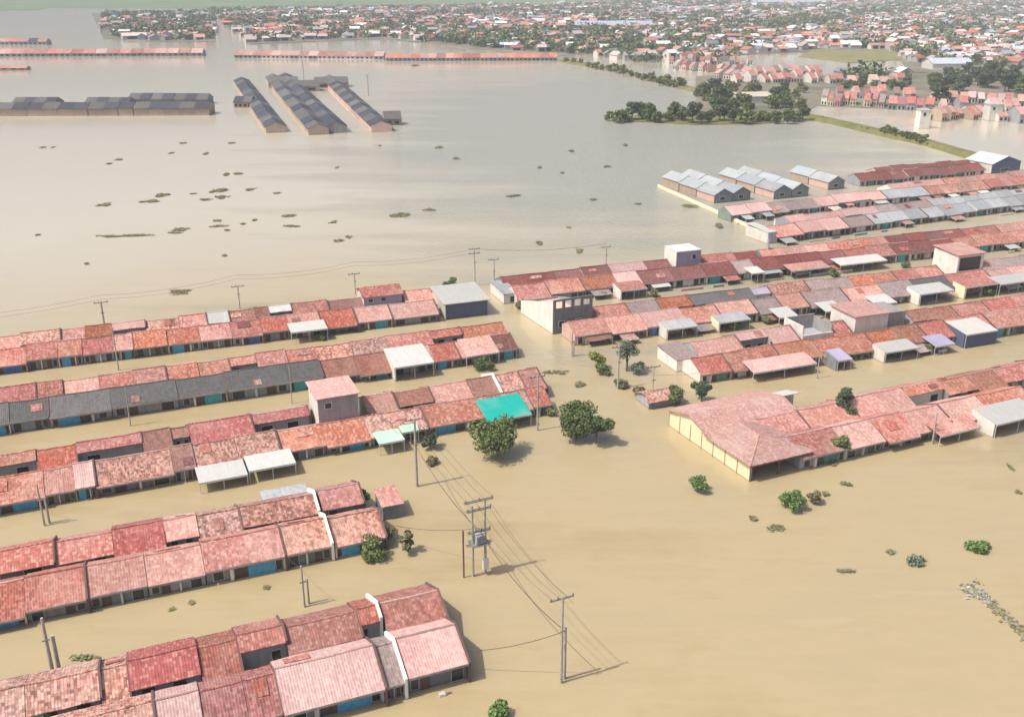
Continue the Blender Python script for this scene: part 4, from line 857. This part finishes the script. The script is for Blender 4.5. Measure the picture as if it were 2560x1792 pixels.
for x, y in sorted([(2075 + rt.uniform(0, 245), 172 + rt.uniform(-8, 42)) for _ in range(40)]):
    put_tree(x, y, rt.choice((0, 1, 1, 2)), 'in the green grove at the right edge', rt.uniform(0.7, 1.2))
for x, y in sorted([(1860 + rt.uniform(0, 190), 196 + rt.uniform(0, 8)) for _ in range(12)]):
    put_tree(x, y, rt.choice((0, 2)), 'in the tree line of the right suburb', rt.uniform(0.6, 0.9))
for x, y in sorted([(1270 + 16 * i, 140 + 16 * i * 0.235 + rt.uniform(-3, 3)) for i in range(17)]):
    put_tree(x, y, rt.choice((3, 2, 3)), 'along the far causeway', rt.uniform(0.5, 0.95))
for x, y in sorted([(1980 + 11 * i, 303 + 11 * i * 0.24) for i in range(9)]):
    put_tree(x, y, rt.choice((2, 0)), 'on the grassy embankment', rt.uniform(0.4, 0.65))
put_tree(2108, 238, 1, 'alone before the magenta roofs', 1.2)
for x, y in sorted([(1830 + 13 * i, 268 + 13 * i * 0.24) for i in range(11)] + [(2080 + 12 * i, 328 + 12 * i * 0.27) for i in range(9)]):
    put_tree(x, y, 2, 'among the low scrub of the embankment', rt.uniform(0.16, 0.3))
vm = MB(); rv_ = random.Random(5)
for p in tree_spots:
    h = rv_.uniform(5, 9); r_ = rv_.uniform(3.2, 6.5)
    for _ in range(2): leafball(vm, (p.x + rv_.uniform(-3, 3), p.y + rv_.uniform(-3, 3), h * 0.55), r_, 16, 1.7, rv_, 0.75, rv_.choice((0, 0, 1, 2)))
tag(vm.build('town_trees', [LEAVES['deep'], LEAVES['dark'], LEAVES['mid']]), 'scattered tree crowns between the roofs of the distant town', 'trees', kind='stuff')

# ------------------------------------------------------------------ weeds and rubbish floating on the flood
WEED = [(600, 762, 95, 26), (868, 742, 150, 22), (935, 708, 110, 26), (1110, 700, 45, 10), (1180, 733, 90, 18), (1258, 684, 140, 30), (1270, 720, 100, 24), (1300, 590, 50, 22), (1370, 586, 100, 16), (1432, 675, 80, 20), (1590, 697, 55, 14),
        (1655, 828, 95, 26), (1245, 855, 80, 14), (1260, 886, 115, 16), (1300, 910, 55, 10), (1395, 874, 40, 12), (1465, 850, 35, 22), (1690, 886, 140, 16), (1910, 862, 50, 22), (1940, 972, 95, 24), (2000, 948, 45, 22),
        (640, 945, 240, 18), (800, 940, 230, 20), (1030, 906, 140, 22), (1000, 924, 130, 12), (250, 434, 35, 10), (305, 434, 25, 9), (1050, 410, 50, 12), (985, 466, 32, 14), (1182, 470, 32, 20), (628, 527, 40, 14), (682, 504, 50, 12), (1328, 410, 50, 10),
        (1290, 1056, 45, 14), (496, 1102, 40, 12), (222, 936, 35, 10), (1937, 550, 25, 14), (2180, 424, 25, 8), (2300, 820, 130, 44)]
items = [(x / 2.56, y / 2.56 + 161.4, w_ / 2.56, h / 2.56) for x, y, w_, h in WEED]
items += [(405, 655, 65, 16), (985, 331, 28, 5), (1022, 355, 20, 7), (1280, 339, 14, 8), (1362, 374, 22, 7), (1402, 326, 12, 8), (1210, 376, 10, 8), (1260, 388, 10, 6), (965, 471, 40, 8), (1275, 511, 14, 4), (1210, 546, 26, 12), (1300, 562, 20, 16), (1150, 440, 40, 8), (1330, 448, 24, 6), (1430, 458, 26, 5), (930, 148, 20, 6),
          (1545, 462, 40, 12), (1615, 508, 24, 20), (1688, 1163, 22, 16), (1738, 1185, 46, 24), (1895, 1085, 32, 14), (1900, 1280, 50, 14), (1995, 1238, 26, 14), (1245, 835, 70, 14), (1300, 862, 46, 20), (1868, 1040, 26, 12), (2268, 1050, 12, 16), (2282, 1104, 18, 8), (185, 1478, 100, 22), (600, 1318, 22, 12), (432, 1352, 20, 12), (386, 1366, 16, 10), (1850, 1108, 16, 14)]
ct = {}; rw = random.Random(21)
def quarter(x, y):
    band = 'far' if y < 350 else 'middle' if y < 560 else 'near' if y < 1000 else 'foreground'
    side = 'left' if x < 380 else 'centre left' if x < 760 else 'centre right' if x < 1250 else 'right'
    return f'{side} {band} water'
for x, y, w_, h in sorted(items):
    c = P(x, y); e = P(x + w_ / 2, y); f_ = P(x, y - h / 2); rx = max(0.4, (e - c).length * 1.15); ry = max(0.4, (f_ - c).length * 1.25)
    col = 'olive' if rw.random() < 0.45 else 'dry'
    if h > 20: col = 'olive'
    m_ = MB(); n = int(min(1500, max(110, rx * ry * 42))); sz = 0.12 + 0.045 * min(6, (c.y / 100))
    lob = [(rw.uniform(-0.75, 0.75), rw.uniform(-0.7, 0.7), rw.uniform(0.25, 0.55)) for _ in range(6)] + [(0, 0, 0.5)]
    for _ in range(n):
        lx, ly, lr = rw.choice(lob); an = rw.uniform(0, 6.28); rr = lr * math.sqrt(rw.random())
        p = Vector(((lx * 0.8 + math.cos(an) * rr) * rx * 0.85, (ly * 0.6 + math.sin(an) * rr) * ry * 0.85, 0.04 + 0.16 * rw.random() ** 2 * min(1, ry)))
        a = Vector((rw.gauss(0, 1), rw.gauss(0, 1), rw.gauss(0, 0.18))).normalized(); b2 = a.cross(Vector((0, 0, 1))).normalized(); b2.z = rw.uniform(-0.2, 0.2); s_ = sz * rw.uniform(0.6, 1.5)
        m_.face([p - a * s_, p - b2 * s_ * 0.6, p + a * s_ , p + b2 * s_ * 0.6])
    o = m_.build('weed_patch', LEAVES[col]); o.location = c
    k = quarter(x, y); ct[k] = ct.get(k, 0) + 1
    szw = 'large' if w_ > 60 else 'long' if w_ > 3.2 * h else 'small'
    tag(o, f"{szw} {'olive' if col == 'olive' else 'brownish'} weed patch, {ordw(ct[k])} from left in the {k}", 'weed patch', 'weed patches on the flood')
make_tree('bright green palm-like plant floating alone at the lower right', P(2195, 1232), 0.9, 1.5, 'fresh', rt, 700, 0.2, False, 'bush', 'bush', blobs=7, base=0.0)
make_tree('pale green plant with white rubbish in the lower right water', P(2055, 1262), 0.7, 1.3, 'grey', rt, 500, 0.14, False, 'bush', 'bush', blobs=6, base=0.0)
rub = [plain('rubbish white', (0.55, 0.52, 0.48), 0.6, 0.1), plain('rubbish grey', (0.36, 0.33, 0.3), 0.7, 0.2), LEAVES['dry'], LEAVES['olive']]
m_ = MB(); path = [(2168, 1318), (2195, 1330), (2225, 1355), (2255, 1382), (2285, 1412), (2315, 1445)]
for _ in range(520):
    i = rw.randrange(len(path) - 1); f_ = rw.random(); x = path[i][0] + (path[i + 1][0] - path[i][0]) * f_; y = path[i][1] + (path[i + 1][1] - path[i][1]) * f_
    sp = 15 if i == 0 else 6
    p = P(x + rw.gauss(0, sp), y + rw.gauss(0, sp * 0.55)); s_ = rw.uniform(0.06, 0.22); an = rw.uniform(0, 3.14); z = rw.uniform(0.02, 0.12)
    a = Vector((math.cos(an), math.sin(an), rw.uniform(-.3, .3))) * s_; b2 = Vector((-math.sin(an), math.cos(an), rw.uniform(-.3, .3))) * s_ * rw.uniform(0.3, 0.8)
    q0 = [p - a - b2, p + a - b2, p + a + b2, p - a + b2]
    m_.hexa([v_ + Vector((0, 0, z - 0.05)) for v_ in q0] + [v_ + Vector((0, 0, z)) for v_ in q0], rw.choice((0, 1, 1, 1, 2, 2, 3)) if i < 2 else rw.choice((1, 2, 3, 2, 2, 3)))
tag(m_.build('floating_rubbish', rub), 'drifting raft of pale rubbish and reeds at the lower right edge', 'rubbish', kind='stuff')
o = thing('float', 'small white object floating by the bottom left row', 'debris', P(992, 1558), 0.4)
q = MB(); q.hexa([(-.35, -.25, -.1), (.35, -.25, -.1), (.3, .25, -.1), (-.3, .25, -.1), (-.3, -.2, .25), (.25, -.22, .2), (.22, .2, .24), (-.26, .2, .22)]); q.build('hull', rub[0], o)
q = MB(); q.box(.3, .8, -.1, .1, -.05, .08); q.build('branch', M_BARK, o)

# ------------------------------------------------------------------ power poles and lines
def pole_h(b, ty):
    p = P(*b); lo, hi = 0.0, 30.0
    for _ in range(40):
        mid = (lo + hi) / 2
        if P(b[0], ty, mid).y > p.y: lo = mid
        else: hi = mid
    return lo
WIRE_AZ = math.atan2(*(reversed([(P(1258, 1530) - P(1075, 1290)).x, (P(1258, 1530) - P(1075, 1290)).y])))
def utility_pole(b, ty, label, az=WIRE_AZ + math.pi / 2, twin=False, arms=1, rad=0.14, arm=1.1):
    h = pole_h(b, ty); o = thing('utility_pole', label, 'utility pole', P(*b), az, 'utility poles in the flood')
    q = MB(); q.tube([(0, 0, -1.3), (0, 0, h)], [rad, rad * 0.62], 9); q.build('shaft', M_CONC, o)
    if twin:
        q = MB(); q.tube([(0.5, 0.35, -1.3), (0.5, 0.35, h * 0.62)], [rad, rad * 0.8], 9); q.build('shaft', M_CONC, o)
    for k in range(arms):
        z = h - 0.25 - k * 0.9
        q = MB(); q.box(-arm, arm, rad * 0.7, rad * 0.7 + 0.12, z - 0.06, z + 0.06); ar = q.build('crossarm', M_STEEL, o)
        for x in (-arm + 0.08, 0.0 if k else -arm * 0.35, arm - 0.08):
            q = MB(); q.tube([(x, rad * 0.7 + 0.06, z + 0.06), (x, rad * 0.7 + 0.06, z + 0.14), (x, rad * 0.7 + 0.06, z + 0.3)], [0.07, 0.09, 0.05], 6); q.build('insulator', M_CERAM, ar)
    q = MB(); q.box(-0.3, 0.3, -rad - 0.1, -rad - 0.02, h * 0.62, h * 0.62 + 0.12); q.build('bracket', M_STEEL, o)
    return o, h
oA, hA = utility_pole((1258, 1530), 1338, 'twin grey utility pole standing nearest in the open brown water', twin=True)
oB, hB = utility_pole((935, 1090), 938, 'thick concrete utility pole in front of the mint canopy', rad=0.2)
utility_pole((1205, 965), 842, 'slim utility pole beside the turquoise canopy'); utility_pole((1065, 640), 556, 'utility pole with crossarm by the upper crossing, left of two', arms=2)
utility_pole((1108, 655), 580, 'utility pole with crossarm by the upper crossing, right of two', arms=1)
utility_pole((683, 1360), 1268, 'grey pole with short twin behind the bottom left row', twin=True, arms=0, rad=0.13)
utility_pole((100, 1178), 1085, 'twin pole in front of the middle left row at the left edge', twin=True, arms=0); utility_pole((118, 1508), 1385, 'thick pale pole with white base at the lower left', twin=True, arms=0, rad=0.2)
utility_pole((293, 955), 868, 'pole in front of the grey roofs of the fourth left row', arms=0, rad=0.1)
utility_pole((655, 905), 820, 'thin pole in front of the teal panel of the fourth left row', arms=0, rad=0.08); utility_pole((266, 830), 735, 'pole before the top left row', arms=0, rad=0.12)
utility_pole((236, 742), 676, 'thick pole behind the top left row, leftmost of three', rad=0.2); utility_pole((538, 692), 640, 'pole behind the top left row, middle of three'); utility_pole((797, 660), 612, 'pole behind the top left row, rightmost of three')
utility_pole((1358, 605), 552, 'pole behind the maroon roofs at the lake shore'); utility_pole((1385, 872), 775, 'pole with white base in the middle of the crossing', rad=0.16)
utility_pole((2090, 995), 925, 'pole in front of the bottom right row', twin=True, arms=0, rad=0.12); utility_pole((1832, 848), 790, 'thin pole beside the long pale canopy', arms=0, rad=0.1)
utility_pole((1462, 905), 820, 'thin pole rising beside the small hut', arms=1, rad=0.09); utility_pole((1720, 590), 535, 'dark pole right of the pale roofs near the cream wall', arms=0, rad=0.2)
utility_pole((682, 190), 60, 'very tall thin mast behind the middle slanting rows', arms=0, rad=0.25); utility_pole((826, 215), 168, 'utility pole behind the right slanting row', rad=0.3)
utility_pole((1282, 800), 745, 'twin pole at the corner of the unfinished house', twin=True, arms=0, rad=0.14)
utility_pole((2310, 700), 650, 'pole at the right edge behind the white canopies', arms=0) if False else None
# transformer pole
b = (1075, 1288); hT = pole_h(b, 1118)
o = thing('transformer_pole', 'transformer platform on twin poles in the open brown water', 'transformer', P(*b), WIRE_AZ + math.pi / 2, 'utility poles in the flood')
for x in (-0.9, 0.9):
    q = MB(); q.tube([(x * 0.75, 0, -1.3), (x * 0.75, 0, hT if x > 0 else hT * 0.93)], [0.15, 0.1], 9); q.build('shaft', M_CONC, o)
for z, L in ((hT - 0.2, 1.5), (hT - 1.2, 1.3), (hT * 0.58, 1.2), (hT * 0.42, 1.35)):
    q = MB(); q.box(-L, L, -0.17, -0.11, z - 0.05, z + 0.05); q.box(-L, L, 0.11, 0.17, z - 0.05, z + 0.05); ar = q.build('crossarm', M_STEEL, o)
    if z > hT * 0.55:
        for x in (-L + 0.1, 0, L - 0.1):
            q = MB(); q.tube([(x, -0.14, z + 0.07), (x, -0.14, z + 0.2), (x, -0.14, z + 0.42)], [0.08, 0.1, 0.05], 6); q.build('insulator', M_CERAM, ar)
q = MB(); q.box(-0.95, 0.95, -0.75, 0.75, hT * 0.42 + 0.075, hT * 0.42 + 0.16); q.build('platform', M_STEEL, o)
q = MB(); q.box(-0.5, 0.5, -0.42, 0.42, hT * 0.42 + 0.163, hT * 0.42 + 1.35)
for i in range(7): q.box(-0.46 + i * 0.14, -0.4 + i * 0.14, -0.62, -0.423, hT * 0.42 + 0.3, hT * 0.42 + 1.2)
tr = q.build('transformer_tank', M_TRAFO, o)
for x in (-0.3, 0, 0.3):
    q = MB(); q.tube([(x, 0, hT * 0.42 + 1.353), (x, 0, hT * 0.42 + 1.75)], [0.09, 0.05], 6); q.build('bushing', M_CERAM, tr)
q = MB(); q.box(0.25, 0.85, -0.5, -0.18, 0.7, 1.9); q.build('switch_box', WALLS['white'], o)
q = MB(); q.tube([(-1.6, 0.2, -1.3), (-1.6, 0.2, hT * 0.62)], 0.09, 7); q.build('guy_post', M_PAR_D, o)
def wire(a, b, sag, label, rad=0.014):
    pts = []
    for i in range(15):
        f_ = i / 14; p = a.lerp(b, f_); p.z -= sag * 4 * f_ * (1 - f_); pts.append(p)
    q = MB(); q.tube(pts, rad, 4); tag(q.build('power_line', M_WIRE), label, 'power line', 'power lines over the flood')
pa, pt_, pb = P(1258, 1530), P(1075, 1288), P(935, 1090)
az = WIRE_AZ + math.pi / 2; ax = Vector((math.cos(az), math.sin(az), 0))
NM = ['leftmost', 'second from left', 'third from left', 'rightmost']
for i, k in enumerate((-1.0, -0.35, 0.35, 1.0)):
    wire(pt_ + ax * -k * 1.4 + Vector((0, 0, hT + 0.05 - (0.95 if i == 0 else 0))), pa + ax * -k * 1.02 + Vector((0, 0, hA - (0.0 if i else 0.9))), 0.8, f'{NM[i]} cable sagging from the transformer to the nearest twin pole')
    wire(pb + ax * -k * 1.0 + Vector((0, 0, hB - 0.1)), pt_ + ax * -k * 1.4 + Vector((0, 0, hT + 0.05)), 0.6, f'{NM[i]} cable from the thick pole to the transformer')
wire(pt_ + Vector((0, 0, hT * 0.6)), pa + Vector((0, 0, hA * 0.64)), 0.9, 'thick low cable from the transformer to the nearest twin pole', 0.035)
wire(pb + Vector((0, 0, hB * 0.62)), pt_ + Vector((0, 0, hT * 0.6)), 0.9, 'thick low cable from the thick pole to the transformer', 0.035)
wire(pa + Vector((0, 0, hA * 0.6)), ROWS['L5'].pt(ROWS['L5'].s_at(1020, 1, 2), 1, 2.2), 0.5, 'cable from the nearest twin pole to the bottom left end house', 0.03)
wire(pt_ + Vector((0, 0, hT * 0.62)), ROWS['L4'].pt(ROWS['L4'].s_at(860, 1, 2), 1, 2.3), 0.5, 'cable from the transformer to the end house of the second left row', 0.025)
p1, p2, p3, p4 = P(236, 742), P(538, 692), P(797, 660), P(1065, 640)
q0 = P(-120, 800)
for z, nm in ((6.3, 'upper'), (5.6, 'lower')):
    wire(q0 + Vector((0, 0, z)), p1 + Vector((0, 0, z)), 0.5, f'{nm} cable from the left edge to the leftmost rear pole', 0.018); wire(p1 + Vector((0, 0, z)), p2 + Vector((0, 0, z)), 0.7, f'{nm} cable between the leftmost and middle rear poles', 0.018)
    wire(p2 + Vector((0, 0, z)), p3 + Vector((0, 0, z)), 0.7, f'{nm} cable between the middle and rightmost rear poles', 0.018); wire(p3 + Vector((0, 0, z)), p4 + Vector((0, 0, z + 1)), 0.7, f'{nm} cable from the rightmost rear pole to the upper crossing', 0.018)
wire(P(1065, 640) + Vector((0, 0, 7.3)), P(1358, 605) + Vector((0, 0, 5.5)), 0.8, 'cable running from the upper crossing to the lake shore pole', 0.035)

for (pxy, rk, hx, nm) in [((100, 1178), 'L3', 60, 'middle left row at the left edge'), ((683, 1360), 'L4', 640, 'second left row'), ((293, 955), 'L2', 330, 'grey roofs of the fourth left row'), ((935, 1090), 'L3', 880, 'mint canopy house'), ((1205, 965), 'L3', 1180, 'turquoise canopy house'), ((2090, 995), 'R7', 2060, 'bottom right row'), ((655, 905), 'L2', 700, 'brown roofs of the fourth left row'), ((1462, 905), 'R6', 1600, 'red end house')]:
    hh = {(935, 1090): 6.5, (293, 955): 6.0}.get(pxy, 4.4)
    wire(P(*pxy) + Vector((0, 0, hh)), ROWS[rk].pt(ROWS[rk].s_at(hx, -0.2, 1.8), -0.2, 1.9), 0.35, f'thin service cable from pole to eaves of the {nm}', 0.016)

# ------------------------------------------------------------------ hazy air
m = bpy.data.materials.new('haze'); m.use_nodes = True; t = m.node_tree; t.nodes.remove(t.nodes['Principled BSDF'])
pv = t.nodes.new('ShaderNodeVolumePrincipled'); pv.inputs['Color'].default_value = (0.90, 0.95, 1.0, 1); pv.inputs['Density'].default_value = 0.00024
pv.inputs['Anisotropy'].default_value = -0.25
t.links.new(pv.outputs[0], t.nodes['Material Output'].inputs['Volume'])
q = MB(); q.box(-9500, 9500, -1500, 14500, -2.4, 62); tag(q.build('haze', m), kind='stuff')
